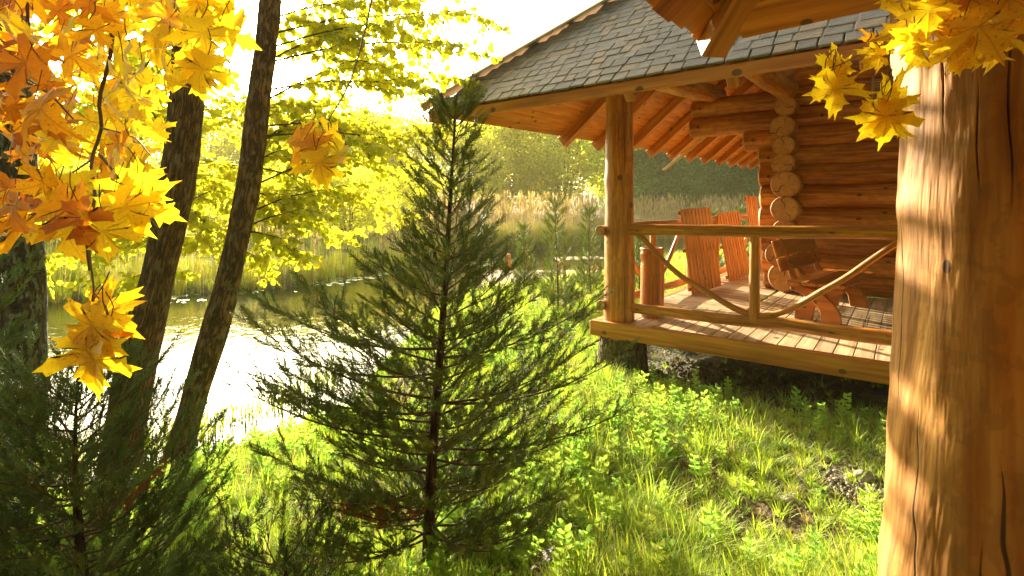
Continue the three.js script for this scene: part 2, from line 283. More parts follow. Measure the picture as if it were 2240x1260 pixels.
{
  const axis = (lo, hi, fine0, fine1, step) => { const a = []; let x = fine0; while (x < fine1) { a.push(x); x += step; } let s = step; while (x < hi) { a.push(x); s *= 1.18; x += s; } a.push(hi); x = fine0; s = step; const b = []; while (x > lo) { s *= 1.18; x -= s; b.unshift(Math.max(lo, x)); } return [...b, ...a]; };
  const X = axis(-420, 420, -5, 6, .075), Z = axis(-420, 60, -11, -1, .075), pos = [], uv = [], idx = [];
  for (const z of Z) for (const x of X) { let y = landY(x, z); if (Math.hypot(x, z) < 12) y += .022 * (n2(x * 9, z * 9, 11) - .5); pos.push(x, y, z); uv.push(x, z); }
  const w = X.length;
  for (let j = 0; j + 1 < Z.length; j++) for (let i = 0; i + 1 < w; i++) { const a = j * w + i; idx.push(a, a + w, a + 1, a + 1, a + w, a + w + 1); }
  const g = part(scene, 'ground', geom(pos, uv, idx), M.soil, 'structure'); tag(g, 'brown soil bank with sparse moss sloping to the pond');
  const wp = [], wu = []; const R2 = [[-32, -2.6], [32, -2.6], [32, -45], [-32, -45]]; for (const [x, z] of R2) { wp.push(x, WATER, z); wu.push(x, z); }
  const wt = part(scene, 'water', geom(wp, wu, [0, 1, 2, 0, 2, 3]), M.water, 'structure'); tag(wt, 'still dark pond mirroring the bright sky and reeds');
}

// ------------------------------------------------------------------ the log cabin with its porch (local x along the front, z outwards)
const ROT = Math.atan2(-.6086, .7934), DECK = .46;
const cabin = thing('log_cabin', 'log cabin with shingle roof and railed porch standing over the bank', 'cabin', [1.207, 0, -5.75], ROT);
const toWorld = (x, y, z) => cabin.localToWorld(V(x, y, z));
const LOGM = [M.log, M.end], LOGP = [M.logPale, M.end], LOGD = [M.logWarm, M.end];
const straightLog = (parent, name, a, b, r0, r1, seed, mat = LOGM, o = {}) => {
  const R = rng(seed + 77), d = b.clone().sub(a), L = d.length(), side = d.clone().cross(UPV).normalize(), pts = [];
  if (side.length() < .5) side.set(1, 0, 0); const oth = d.clone().normalize().cross(side), bend = o.bend ?? .012;
  for (let i = 0; i <= 5; i++) { const k = Math.sin(i / 5 * Math.PI); pts.push(a.clone().lerp(b, i / 5).addScaledVector(side, (R() - .5) * 2 * bend * L * .4 * k).addScaledVector(oth, (R() - .5) * 2 * bend * L * .4 * k)); }
  return part(parent, name, sweep(pts, logRad(r0, r1, seed, o.lump ?? .05), { segs: o.segs ?? Math.max(12, Math.min(70, Math.round(L * 14))), radial: o.radial ?? 18, chamfer: o.chamfer ?? .07, spin: seed * 2.1 }), mat);
};
// porch deck
{
  const deck = sub(cabin, 'porch_deck'), R = rng(41), BW = .138, GAP = .008;
  const rim = (a, b, s) => board(deck, 'rim_beam', a, b, .11, .165, M.beam, UPV, s, .008);
  rim(V(-.25, DECK - .0825, .18), V(2.62, DECK - .0825, .18), 1); rim(V(2.625, DECK - .0825, .18), V(6.2, DECK - .0825, .18), 2);
  rim(V(-.195, DECK - .085, .122), V(-.195, DECK - .085, -7.3), 3);
  const db = (a, b) => { const m = board(deck, 'deck_board', a, b, BW, .03, M.deck[Math.floor(R() * 3)], UPV, Math.floor(R() * 500), .003); m.position.y += (R() - .5) * .003; };
  const y = DECK - .02;
  for (let x = -.137 + BW / 2; x < 6.1; x += BW + GAP) db(V(x, y, .12), V(x, y, x < 1.0 ? -1.3 : -3.5));
  for (let z = -1.306 - BW / 2; z > -7.2; z -= BW + GAP) db(V(-.135, y, z), V(z < -3.3 ? .98 : .985, y, z));
  for (let x = .2; x < 6; x += .9) board(deck, 'joist', V(x, DECK - .11, .12), V(x, DECK - .11, -3.5), .07, .13, M.boardB, UPV, 9, .004);
  for (const z of [-4.4, -5.6, -6.8]) board(deck, 'joist', V(-.13, DECK - .11, z), V(1, DECK - .11, z), .07, .13, M.boardB, UPV, 9, .004);
}
// stumps that carry the porch
for (const [x, z, r, s] of [[.03, -.02, .25, 1], [3.3, -.1, .22, 2], [.02, -3.6, .22, 3], [.0, -6.8, .2, 4], [3.3, -3.3, .22, 5]]) {
  const p = toWorld(x, 0, z), gy = landY(p.x, p.z) - .12, top = DECK - .178, Rd = logRad(r * 1.12, r, 300 + s, .05);
  const st = part(cabin, 'footing_stump', sweep([V(x, gy, z), V(x, (gy + top) / 2, z), V(x, top, z)], (t, a, q) => Rd(t, a, q) + .012 * Math.sin(a * 17 + 3 * Math.sin(q * 9)) + .05 * Math.max(0, .25 - t), { segs: 16, radial: 60 }), [M.barkStump, M.end]);
  if (s === 1) st.userData.label = 'bark covered stump under the porch corner';
}
// posts
const post = (x, z, y0, y1, r0, r1, s, name = 'post') => straightLog(cabin, name, V(x, y0, z), V(x, y1, z), r0, r1, s, LOGP, { radial: 30, lump: .05, bend: .006 });
post(0, 0, DECK - .003, 2.96, .172, .146, 5); post(2.75, 0, DECK - .003, 2.96, .16, .14, 6); post(5.5, 0, DECK - .003, 2.96, .16, .14, 8);
post(-.02, -6.69, DECK - .003, 1.62, .085, .08, 7, 'railing_post');
for (const [z, s] of [[-2.62, 11], [-3.86, 12]]) post(-.06, z, DECK - .003, 1.5, .072, .066, s, 'railing_post');
for (const x of [0, 2.75, 5.5]) board(cabin, 'bearing_block', V(x - .09, 2.996, .0), V(x + .09, 2.996, .0), .14, .069, M.rafter, UPV, 3, .005);
// railings
{
  const rail = sub(cabin, 'front_railing');
  straightLog(rail, 'top_rail', V(.10, 1.465, 0), V(2.66, 1.50, .0), .060, .056, 21, LOGM, { bend: .010, lump: .07 });
  straightLog(rail, 'lower_rail', V(.10, .607, .0), V(2.66, .63, .0), .052, .062, 22, LOGM, { bend: .014, lump: .09 });
  straightLog(rail, 'spindle', V(1.40, .63, 0), V(1.405, 1.45, 0), .047, .042, 23, LOGP, { lump: .09 });
  const br = (pts, s) => part(rail, 'curved_brace', sweep(pts.map(p => V(p[0], p[1], .0)), logRad(.031, .025, s, .10), { segs: 40, radial: 14 }), LOGP);
  br([[1.37, .685], [1.208, .735], [1.027, .828], [.872, .91], [.712, .99], [.545, 1.115], [.412, 1.246], [.264, 1.391], [.19, 1.44]], 24);
  br([[1.43, .672], [1.593, .722], [1.737, .80], [1.943, .955], [2.139, 1.105], [2.312, 1.262], [2.478, 1.405], [2.56, 1.46]], 25);
  straightLog(rail, 'top_rail', V(2.84, 1.49, 0), V(5.4, 1.48, 0), .058, .056, 26); straightLog(rail, 'lower_rail', V(2.84, .62, 0), V(5.4, .62, 0), .056, .056, 27);
  straightLog(rail, 'spindle', V(4.1, .63, 0), V(4.1, 1.44, 0), .046, .042, 28, LOGP);
  const sr = sub(cabin, 'side_railing'), X = -.13;
  straightLog(sr, 'top_rail', V(X - .01, 1.462, .20), V(X, 1.50, -2.58), .056, .056, 31, LOGM, { bend: .012, lump: .08 }); straightLog(sr, 'lower_rail', V(X - .01, .625, .19), V(X, .60, -2.55), .052, .054, 32, LOGM, { bend: .014, lump: .08 });
  straightLog(sr, 'top_rail', V(-.1, 1.49, -2.7), V(-.04, 1.56, -6.6), .056, .054, 33, LOGM, { bend: .012, lump: .08 }); straightLog(sr, 'lower_rail', V(-.1, .60, -2.7), V(-.04, .61, -6.6), .054, .054, 34, LOGM);
  straightLog(sr, 'spindle', V(X, .62, -1.28), V(X, 1.45, -1.28), .044, .04, 35, LOGP); straightLog(sr, 'spindle', V(-.06, .62, -5.2), V(-.06, 1.5, -5.2), .044, .04, 36, LOGP);
  const sb = (a, b, c, s) => part(sr, 'curved_brace', sweep([a, b, c], logRad(.034, .028, s, .08), { segs: 24, radial: 12 }), LOGP);
  sb(V(X, .64, -1.34), V(X, .98, -1.86), V(X, 1.44, -2.40), 37); sb(V(X, .64, -1.22), V(X, .98, -.72), V(X, 1.43, -.2), 38);
  sb(V(-.08, .64, -5.1), V(-.07, 1.05, -4.6), V(-.07, 1.46, -4.05), 39); sb(V(-.06, .64, -5.3), V(-.06, 1.0, -5.9), V(-.05, 1.48, -6.5), 40);
}
// walls: front logs run along x, side logs along z and show their sawn ends to the front
{
  const wall = sub(cabin, 'front_wall'), side = sub(cabin, 'side_wall');
  const discs = [[.692, .222], [1.02, .185], [1.375, .172], [1.70, .196], [2.06, .205], [2.38, .165], [2.64, .150], [2.925, .170], [3.235, .148]];
  discs.forEach(([y, r], i) => {
    const w = [.02, -.05, .015, .03, .04, 0, .02, -.01, .03][i], m = straightLog(side, 'log', V(1.1 + w, y, -3.20 + .04 * Math.sin(i * 2.3)), V(1.1, y + .01, -11.5), r, r * .92, 50 + i, LOGM, { segs: 40, radial: 26, bend: .001, lump: .03 });
    m.userData.label = 'log with a sawn round end facing the porch';
  });
  const fr = [[.60, .16, .80], [.86, .19, .78], [1.20, .18, .76], [1.545, .19, .74], [1.88, .19, .75], [2.22, .18, .73], [2.51, .165, .72], [2.80, .165, .50], [3.09, .172, -.36], [3.40, .165, -.33], [3.72, .17, .9], [4.04, .17, .9], [4.36, .17, .9], [4.68, .17, .9]];
  fr.forEach(([y, r, x0], i) => straightLog(wall, 'log', V(x0, y, -3.62), V(7.2, y + .015, -3.62), r, r * 1.02, 70 + i, [LOGM, LOGD, LOGP][(i * 5) % 3], { segs: 70, radial: 22, bend: .001, lump: .045, chamfer: .16 }));
  for (let i = 0; i < 5; i++) straightLog(side, 'log', V(1.1, 3.56 + i * .3, -3.4), V(1.1, 3.56 + i * .3, -11.5), .165, .165, 90 + i, LOGM, { segs: 20, radial: 16, bend: .001 });
  const eave = sub(cabin, 'porch_beams');
  straightLog(eave, 'log_beam', V(.0, 3.27, -.2), V(-.02, 3.66, -3.85), .125, .15, 110, LOGM, { bend: .004 });
  straightLog(eave, 'log_beam', V(1.12, 3.30, .12), V(1.13, 3.47, -3.3), .125, .145, 111, LOGM, { bend: .004 });
  straightLog(eave, 'log_beam', V(2.75, 3.30, .12), V(2.75, 3.45, -3.5), .13, .14, 112, LOGM, { bend: .004 });
  board(eave, 'front_beam', V(-.79, 3.115, 0), V(6.4, 3.115, 0), .15, .165, M.beam, UPV, 5, .02);
  const vent = sub(cabin, 'vent'); for (let i = 0; i < 9; i++) board(vent, 'slat', V(2.2, 3.22 + i * .034, -3.40), V(2.62, 3.22 + i * .034, -3.40), .012, .016, M.greyPlank, UPV, i, .002); board(vent, 'ledge', V(2.16, 3.17, -3.395), V(2.66, 3.17, -3.395), .03, .035, M.greyPlank, UPV, 4, .003);
  for (const x of [2.19, 2.63]) board(vent, 'frame', V(x, 3.16, -3.41), V(x, 3.55, -3.41), .03, .03, M.greyPlank, V(0, 0, 1), 4, .003);
}
// roof
const SL = .865;
{
  const roof = sub(cabin, 'roof'), E0 = 2.72, OV = 1.5, c = 1 / Math.hypot(1, SL), R = rng(99);
  const fy = s => E0 + SL * s, syy = (s, t) => E0 + (SL - .03) * s + .03 * t;    // top of the boarding, s metres in from the eave
  const FU = V(0, 1, SL).normalize();
  // soffit boards
  const bw = .145; let k = 0;
  for (let L = bw / 2; L < 4.7; L += bw + .004, k++) {
    const s = L * c, m = [M.board, M.boardB, M.boardC][Math.floor(R() * 3)];
    board(roof, 'soffit_board', V(-OV + s + .06, fy(s) - .012, OV - s), V(7.4, fy(s) - .012, OV - s), bw, .022, m, V(0, 1, SL), k, .003);
    board(roof, 'soffit_board', V(-OV + s, syy(s, s) - .012, OV - s - .06), V(-OV + s, syy(s, 15.5) - .012, OV - 15.5), bw, .022, [M.board, M.boardB, M.boardC][Math.floor(R() * 3)], V(-SL, 1, 0), k + 60, .003);
  }
  // rafters
  for (let i = 0; i < 8; i++) { const x = .78 + .79 * i, s1 = Math.min(3.3, x + OV - .1), d = .115; board(roof, 'rafter', V(x, fy(.03) - d, OV - .03), V(x, fy(s1) - d, OV - s1), .085, .165, M.rafter, V(0, 1, SL), i, .006); }
  for (const [i, t] of [2.70, 3.72, 4.85, 5.95, 7.05, 8.2, 9.35, 10.6, 11.8, 13, 14.2].entries()) { const s1 = Math.min(3, t - .1), d = .115; board(roof, 'rafter', V(-OV + .0, syy(0, t) - d, OV - t), V(-OV + s1, syy(s1, t) - d, OV - t), .10, .175, M.rafter, V(-SL, 1, 0), i + 20, .006); }
  board(roof, 'hip_rafter', V(-OV + .03, E0 - .06, OV - .03), V(-OV + 3.2, fy(3.2) - .12, OV - 3.2), .11, .17, M.rafter, V(-SL, 1.4, SL), 3, .006);
  board(roof, 'fascia', V(-OV + .03, E0 - .055, OV + .012), V(7.3, E0 - .055, OV + .012), .022, .095, M.beam, UPV, 8, .004);
  // a loose grey plank nailed under the side eave
  const gp = board(roof, 'loose_plank', V(-1.93, 2.60, -6.35), V(-.72, 3.55, -6.45), .15, .03, M.greyPlank, V(-SL, 1, 0), 77, .004); gp.userData.label = 'weathered grey plank poking out under the eave';
  // hip cap
  for (const [o, s] of [[.065, 1], [-.065, 2]]) board(roof, 'hip_cap', V(-OV - .05 + o, E0 + .075, OV + .05 + o), V(-OV + 3.3 + o, fy(3.3) + .10, OV - 3.3 + o), 0.17, .022, M.greyPlank, V(-SL * (o > 0 ? .2 : 1), 1.5, SL * (o > 0 ? 1 : .2)), s + 4, .004);
  // shingles
  const list = [], exp = .125, vars = []; for (let i = 0; i < 9; i++) vars.push(chBox(.27, .019, .095 + .009 * i, .004, i + 3));
  const q = new THREE.Quaternion(), X = V(0, SL, -1).normalize();
  for (let row = 0; row < 36; row++) {
    const L = row * exp - .045 + .15; let x = -OV + (L - .15) * c - .1 + R() * .1;
    while (x < 7.3) {
      const vi = Math.floor(R() * 9), w = .095 + .009 * vi, cx = x + w / 2; x += w + .010;
      const s = L * c; if (cx < -OV + s - .04) continue;
      const lift = .024 + R() * .006, p = V(cx, fy(s) + lift, OV - s + lift * SL * .5).addScaledVector(X, (R() - .5) * .010);
      const m = new THREE.Object3D(); orient(m, p, X.clone().add(V((R() - .5) * .03, -.050 + (R() - .5) * .014, 0)), FU.clone().add(V((R() - .5) * .03, 0, 0))); m.updateMatrix();
      const wp = cabin.localToWorld(p.clone()), u = CU + F * wp.x / -wp.z, v = CV - F * (wp.y - EYE) / -wp.z;
      list.push({ m, vi, mat: Math.min(4, Math.floor(Math.pow(R(), 1.2) * 5)), key: (u > 900 && u < 1975 && v > -20 && v < 300 && v > 100 - (u - 1560) * .26 - (u < 1560 ? (1560 - u) * .75 : 0)) ? -wp.z : 100 - 0 * -wp.z });
    }
  }
  list.sort((a, b) => a.key - b.key);
  list.slice(0, 300).forEach(o => { const m = part(roof, 'shingle', vars[o.vi], M.shingle[o.mat]); m.position.copy(o.m.position); m.quaternion.copy(o.m.quaternion); });
  for (let mi = 0; mi < 5; mi++) { const gs = list.slice(300).filter(o => o.mat === mi).map(o => vars[o.vi].clone().applyMatrix4(o.m.matrix)); if (gs.length) part(roof, 'shingles', mergeGeometries(gs), M.shingle[mi], 'stuff'); }
  // the side slope's own cover
  const gs = []; for (let row = 0; row < 36; row++) { const s = (row * exp + .1) * c, a = V(-OV + s, syy(s, s) + .016, OV - s - .14), b = V(-OV + s, syy(s, 15.6) + .016, OV - 15.6), o = new THREE.Object3D(); orient(o, a.clone().lerp(b, .5), b.clone().sub(a), V(-SL, 1, 0)); o.updateMatrix(); gs.push(chBox(a.distanceTo(b), .012, .22, .003, row).applyMatrix4(o.matrix)); }
  part(roof, 'side_shingles', mergeGeometries(gs), M.shingle[0], 'stuff');
}

// ------------------------------------------------------------------ things on the porch
const onDeck = (name, label, cat, x, z, turn = 0, group) => { const p = toWorld(x, DECK - .004, z); return thing(name, label, cat, [p.x, p.y, p.z], ROT + turn, group); };
// bench
{
  const b = onDeck('bench', 'dark brown wooden bench with crossed curved legs by the log wall', 'bench', 1.85, -1.9, -.12), L = .78;
  const frame = z => {
    const ly = y => y, leg1 = [[.235, 0], [.225, .10], [.17, .21], [.07, .30], [-.06, .36], [-.20, .39], [-.235, .405], [-.25, .34], [-.13, .295], [-.03, .235], [.04, .14], [.06, .02], [.065, 0]];
    const f = part(b, 'leg', extruded(leg1, .06), M.bench); f.position.z = z;
    const leg2 = leg1.map(([x, y]) => [-x, y]).reverse(); const g = part(b, 'leg', extruded(leg2, .06), M.bench); g.position.z = z - Math.sign(z) * .075;
    const st = part(b, 'back_stile', extruded([[-.22, .40], [-.28, .41], [-.435, .90], [-.405, .91]].reverse(), .045), M.bench); st.position.z = z - Math.sign(z) * .14;
  };
  frame(L - .1); frame(-L + .1);
  [[-.195, .145], [-.04, .15], [.115, .145], [.245, .10]].forEach(([x, w], i) => board(b, 'seat_plank', V(x, .424, L + .05), V(x, .424, -L - .05), w, .036, M.bench, UPV, 11 + i, .008));
  [[-.335, .605, .15], [-.388, .785, .19]].forEach(([x, y, w], i) => board(b, 'back_plank', V(x, y, L + .03), V(x, y, -L - .03), w, .034, M.bench, V(1, .3, 0), 21 + i, .008));
  board(b, 'stretcher', V(0, .27, L - .14), V(0, .27, -L + .14), .05, .07, M.bench, UPV, 5);
}
// log bin behind the corner post
{
  const b = onDeck('log_bin', 'hollow log bin standing behind the corner post', 'bin', .22, -.40), Rd = logRad(.135, .126, 401, .05);
  part(b, 'body', sweep([V(0, 0, 0), V(.004, .4, 0), V(0, .78, 0)], Rd, { segs: 24, radial: 32, cap: false }), M.logWarm);
  part(b, 'liner', sweep([V(0, .10, 0), V(0, .4, 0), V(0, .78, 0)], () => .105, { segs: 4, radial: 32 }), LOGD);
  part(b, 'rim', new THREE.TorusGeometry(.122, .016, 8, 40).rotateX(Math.PI / 2).translate(0, .782, 0), M.board);
}
// slatted panels leaning on the side railing
function slatPanel(label, x0, x1, z, w, h, n, seed, roll = 0, turn = -.12) {
  const lean = Math.atan2(x0 - x1, h), o = onDeck('slatted_panel', label, 'panel', x0, z, turn, 'slatted panels leaning on the side railing'), g = sub(o, 'slats'), R = rng(seed);
  g.rotation.order = 'ZXY'; g.rotation.z = lean; g.rotation.x = roll; const sw = w / n - .034;
  for (let i = 0; i < n; i++) { const zz = w / 2 - (i + .5) * w / n, dh = (R() - .5) * .012; board(g, 'slat', V(0, .012, zz), V(0, h + dh, zz), sw, .022, M.slat, V(1, 0, 0), seed + i, .003); }
  for (const y of [.10, h * .52, h - .06]) board(g, 'batten', V(-.028, y, w / 2 + .015), V(-.028, y, -w / 2 - .015), .055, .03, M.slat, V(1, 0, 0), seed + 40, .004);
}
slatPanel('wide slatted wooden panel leaning on the railing, nearest the corner post', .17, .0, -2.66, 1.06, 1.27, 9, 510, .03);
slatPanel('middle slatted wooden panel leaning on the railing', .22, .02, -4.42, 1.04, 1.20, 9, 540, .05);
slatPanel('tall narrow slatted wooden panel leaning beside the far railing post', .22, .06, -5.85, .62, 1.52, 6, 570, -.03);

// ------------------------------------------------------------------ the near pavilion: its eave corner overhead and one stout post
{
  const pav = thing('pavilion', 'nearby wooden pavilion with thick peeled log post and overhanging eave corner', 'pavilion', [1.01, 0, -2.6], ROT);
  // post
  const c = pav.worldToLocal(V(1.425, 0, -1.555)), D = 2.109, profile = [[-.4, .34], [.2, .29], [.55, .262], [.75, .246], [.95, .237], [1.15, .226], [1.32, .216], [1.46, .210], [1.60, .208], [1.70, .214], [1.79, .208], [1.92, .204], [2.08, .207], [2.22, .216], [2.36, .210], [2.6, .2], [3.4, .19]];
  const pr = y => { for (let i = 1; i < profile.length; i++) if (y < profile[i][0]) { const t = sstep(profile[i - 1][0], profile[i][0], y); return lerp(profile[i - 1][1], profile[i][1], t); } return .19; };
  const R = rng(611), cr = []; for (let i = 0; i < 30; i++) cr.push([R() * 6.283, -.1 + 3.1 * R(), .12 + .45 * R() * R() + .1 * R(), .0026 + .0040 * R() * R(), .010 + .022 * R(), R() * 20]);
  const RAD = 840, SEG = 270, H0 = -.4, H1 = 3.3, pos = [], uv = [], col = [], idx = [];
  for (let i = 0; i <= SEG; i++) for (let j = 0; j <= RAD; j++) {
    const y = lerp(H0, H1, i / SEG), a = (j % RAD) / RAD * 2 * Math.PI, cx = Math.cos(a), sx = Math.sin(a);
    let r = pr(y) + .017 * (n2(cx * 1.3 + 4, y * 1.6 + sx * 1.3, 621) - .5) * 2 + .006 * (n2(cx * 4 + 9, y * 5 + sx * 4, 622) - .5) * 2;
    r += .0010 * (n2(cx * 14 + 30, y * 12 + sx * 14, 623) - .5) * 2 + .0005 * (n2(cx * 50 + 90, y * 30 + sx * 50, 624) - .5) * 2;
    // long axe-flat on the side towards the pond, with the broken edge of a peeled strip
    const fa = Math.atan2(Math.sin(a - 2.32), Math.cos(a - 2.32)), e = .02 * Math.sin(y * 23) + .012 * Math.sin(y * 57);
    r -= .016 * sstep(.24 + e, .18 + e, Math.abs(fa)) * sstep(.52, .62, y) * sstep(1.26 + e, 1.18 + e, y);
    let crk = 0;
    for (const [ca, cy, l, w, d, ph] of cr) { const dy = (y - cy) / l; if (dy > -1 && dy < 1) { const da = a - ca - .05 * Math.sin(y * 3 + ph) - .015 * Math.sin(y * 17 + ph); const q = Math.abs(Math.atan2(Math.sin(da), Math.cos(da))) * r / (w * .62 * (1 - dy * dy)); if (q < 1) { crk = Math.max(crk, 1 - q); r -= d * (1 - q) * (1 - dy * dy); } } }
    pos.push(c.x + cx * r, y, c.z - sx * r); uv.push(y, j / RAD * 1.6);
  }
  const w = RAD + 1; for (let i = 0; i < SEG; i++) for (let j = 0; j < RAD; j++) { const p = i * w + j; idx.push(p, p + 1, p + w, p + 1, p + w + 1, p + w); }
  const g = geom(pos, uv, idx), nn = g.attributes.normal; for (let i = 0; i <= SEG; i++) { const a = i * w, b = a + RAD; nn.setXYZ(b, nn.getX(a), nn.getY(a), nn.getZ(a)); }
  const tp = wood({ W: 1024, H: 1024, light: [.53, .26, .056], mid: [.38, .157, .026], dark: [.22, .080, .011], knots: 5, fleck: .36, fc: 2.6, cracks: 16, seed: 640, streak: 40, lu: 1.9, lv: 1.6 });
  const pp = part(pav, 'post', g, std({ ...tp, bumpScale: .003, roughness: .68 })); pp.userData.label = 'thick knobbly peeled log post with long drying cracks';
  // eave corner: x eave rises a little to the right, z eave falls a little towards the lens
  const E0 = 2.565, rise = (x, z) => .10 * x * Math.exp(-x * .3) - .065 * z * Math.exp(-z * .15), R2 = rng(650), S = .865;
  const N1 = V(0, 1, -S), N2 = V(-S, 1, 0), bw = .15, cc = 1 / Math.hypot(1, S), roof = sub(pav, 'roof');
  const mats = [M.board, M.boardB, M.boardC];
  for (let k = 0, L = bw / 2 + .10; L < 3.1; L += bw + .004, k++) {
    const s = L * cc;
    board(roof, 'soffit_board', V(s + .05, E0 + S * s + rise(0, 0), s), V(4.2, E0 + S * s + rise(4.2, 0), s), bw, .024, mats[k % 3], N1, k + 3, .003);
    board(roof, 'soffit_board', V(s, E0 + S * s, s + .05), V(s, E0 + S * s + rise(0, 4.2), 4.2), bw, .024, mats[(k + 1) % 3], N2, k + 33, .003);
  }
  board(roof, 'hip_beam', V(-.01, E0 - .045, -.01), V(2.1, E0 - .12 + S * 2.1, 2.1), .13, .15, M.beam, V(-S, 1.4, -S), 6, .010);
  board(roof, 'eave_plank', V(.16, E0 + .015, .115), V(4.2, E0 + .02 + rise(4.2, 0), .115), .17, .028, M.boardC, N1, 13, .004);
  // split shakes, their undersides showing past the boards
  const vars = []; for (let i = 0; i < 6; i++) vars.push(chBox(.42, .014, .10 + .022 * i, .003, i + 60));
  const XA = V(0, S, 1).normalize(), XB = V(1, S, 0).normalize(), rest = [];
  for (let row = 0; row < 16; row++) for (const sideB of [0, 1]) {
    let x = -.02; const L = row * .17 + .15; while (x < 4.2) {
      const vi = Math.floor(R2() * 6), ww = .10 + .022 * vi, q = x + ww / 2, s = L * cc + (R2() - .5) * .025; x += ww + .007; if (q < s - .1) continue;
      const p = sideB ? V(s, E0 + S * s + .034 + rise(0, q), q) : V(q, E0 + S * s + .034 + rise(q, 0), s), o = new THREE.Object3D();
      orient(o, p, (sideB ? XB : XA).clone().add(V(0, -.03 - .01 * R2(), 0)), sideB ? N2 : N1); o.updateMatrix();
      if (row === 0) { const m = part(roof, 'shake', vars[vi], [M.board, M.rafter, M.boardB, M.boardC][Math.floor(R2() * 4)]); m.position.copy(o.position); m.quaternion.copy(o.quaternion); }
      else rest.push(vars[vi].clone().applyMatrix4(o.matrix));
    }
  }
  part(roof, 'shakes', mergeGeometries(rest), M.shingle[0], 'stuff');
  // the log walls of the pavilion behind and beside the viewpoint
  const wall = sub(pav, 'log_wall'); for (let i = 0; i < 12; i++) { const y = .12 + i * .27; straightLog(wall, 'log', V(2.45, y, .45), V(2.45, y, 5.4), .15, .15, 660 + i, LOGD, { segs: 18, radial: 14, bend: .001 }); straightLog(wall, 'log', V(2.1, y + .13, 5.1), V(5.2, y + .13, 5.1), .15, .15, 680 + i, LOGD, { segs: 14, radial: 14, bend: .001 }); }
}

// ------------------------------------------------------------------ plants: shared pieces
const _m = new THREE.Matrix4(), _q = new THREE.Quaternion(), _s = V(1, 1, 1);
function instanced(parent, name, geo, mat, mats, cols) {
  const im = new THREE.InstancedMesh(geo, mat, mats.length); im.name = name; im.userData.kind = 'stuff';
  mats.forEach((m, i) => { im.setMatrixAt(i, m); if (cols) im.setColorAt(i, cols[i]); }); parent.add(im); return im;
}
function mat4(p, dir, roll, s, sy = s) {                       // y axis along dir
  const q = new THREE.Quaternion().setFromUnitVectors(UPV, dir.clone().normalize()); q.multiply(_q.setFromAxisAngle(UPV, roll));
  return new THREE.Matrix4().compose(p, q, V(s, sy, s));
}
const merged = l => mergeGeometries(l.map(g => { const h = g.index ? g.toNonIndexed() : g; h.clearGroups?.(); return h; }));
function spike(a, b, r, flat = 1) {                            // a thin three-sided needle from a to b
  const d = b.clone().sub(a).normalize(), n = (Math.abs(d.y) > .9 ? V(1, 0, 0) : V(0, 1, 0)).cross(d).normalize(), o = d.clone().cross(n), p = [], uv = [];
  const c = [0, 1, 2].map(k => a.clone().addScaledVector(n, r * Math.cos(k * 2.094)).addScaledVector(o, r * flat * Math.sin(k * 2.094)));
  for (let k = 0; k < 3; k++) { for (const q of [c[k], c[(k + 1) % 3], b]) p.push(q.x, q.y, q.z); uv.push(0, 0, 1, 0, .5, 1); }
  return geom(p, uv);
}
function sprigGeo(seed) {                                      // juniper spray, one unit long, along +y
  const R = rng(seed), l = [spike(V(0, 0, 0), V(.02, 1, 0), .026)];
  for (let i = 0; i < 9; i++) for (const sd of [-1, 1]) {
    const t = .08 + .86 * (i + .4 * R()) / 9, a = V(.02 * t, t, 0), len = (.34 - .20 * t) * (.7 + .6 * R()), d = V(sd * (.62 + .2 * R()), .75 + .2 * R(), (R() - .5) * .8).normalize(), b = a.clone().addScaledVector(d, len);
    l.push(spike(a, b, .020));
    for (let k = 0; k < 4; k++) { const u = .25 + .6 * k / 4 + .1 * R(), p = a.clone().lerp(b, u), d2 = d.clone().add(V((R() - .5) * 1.3, .35, (R() - .5) * 1.3)).normalize(); l.push(spike(p, p.clone().addScaledVector(d2, len * (.5 - .25 * u) + .03), .017)); }
  }
  return mergeGeometries(l);
}
const SPRIG = [sprigGeo(1), sprigGeo(2), sprigGeo(3)];
const jun = (R, a = 0) => { const k = .55 + .75 * R(), y = R(); return rgb((.060 + .05 * y + a * .12) * k, (.130 + .03 * y + a * .13) * k, (.022 + .010 * (1 - y)) * k); };
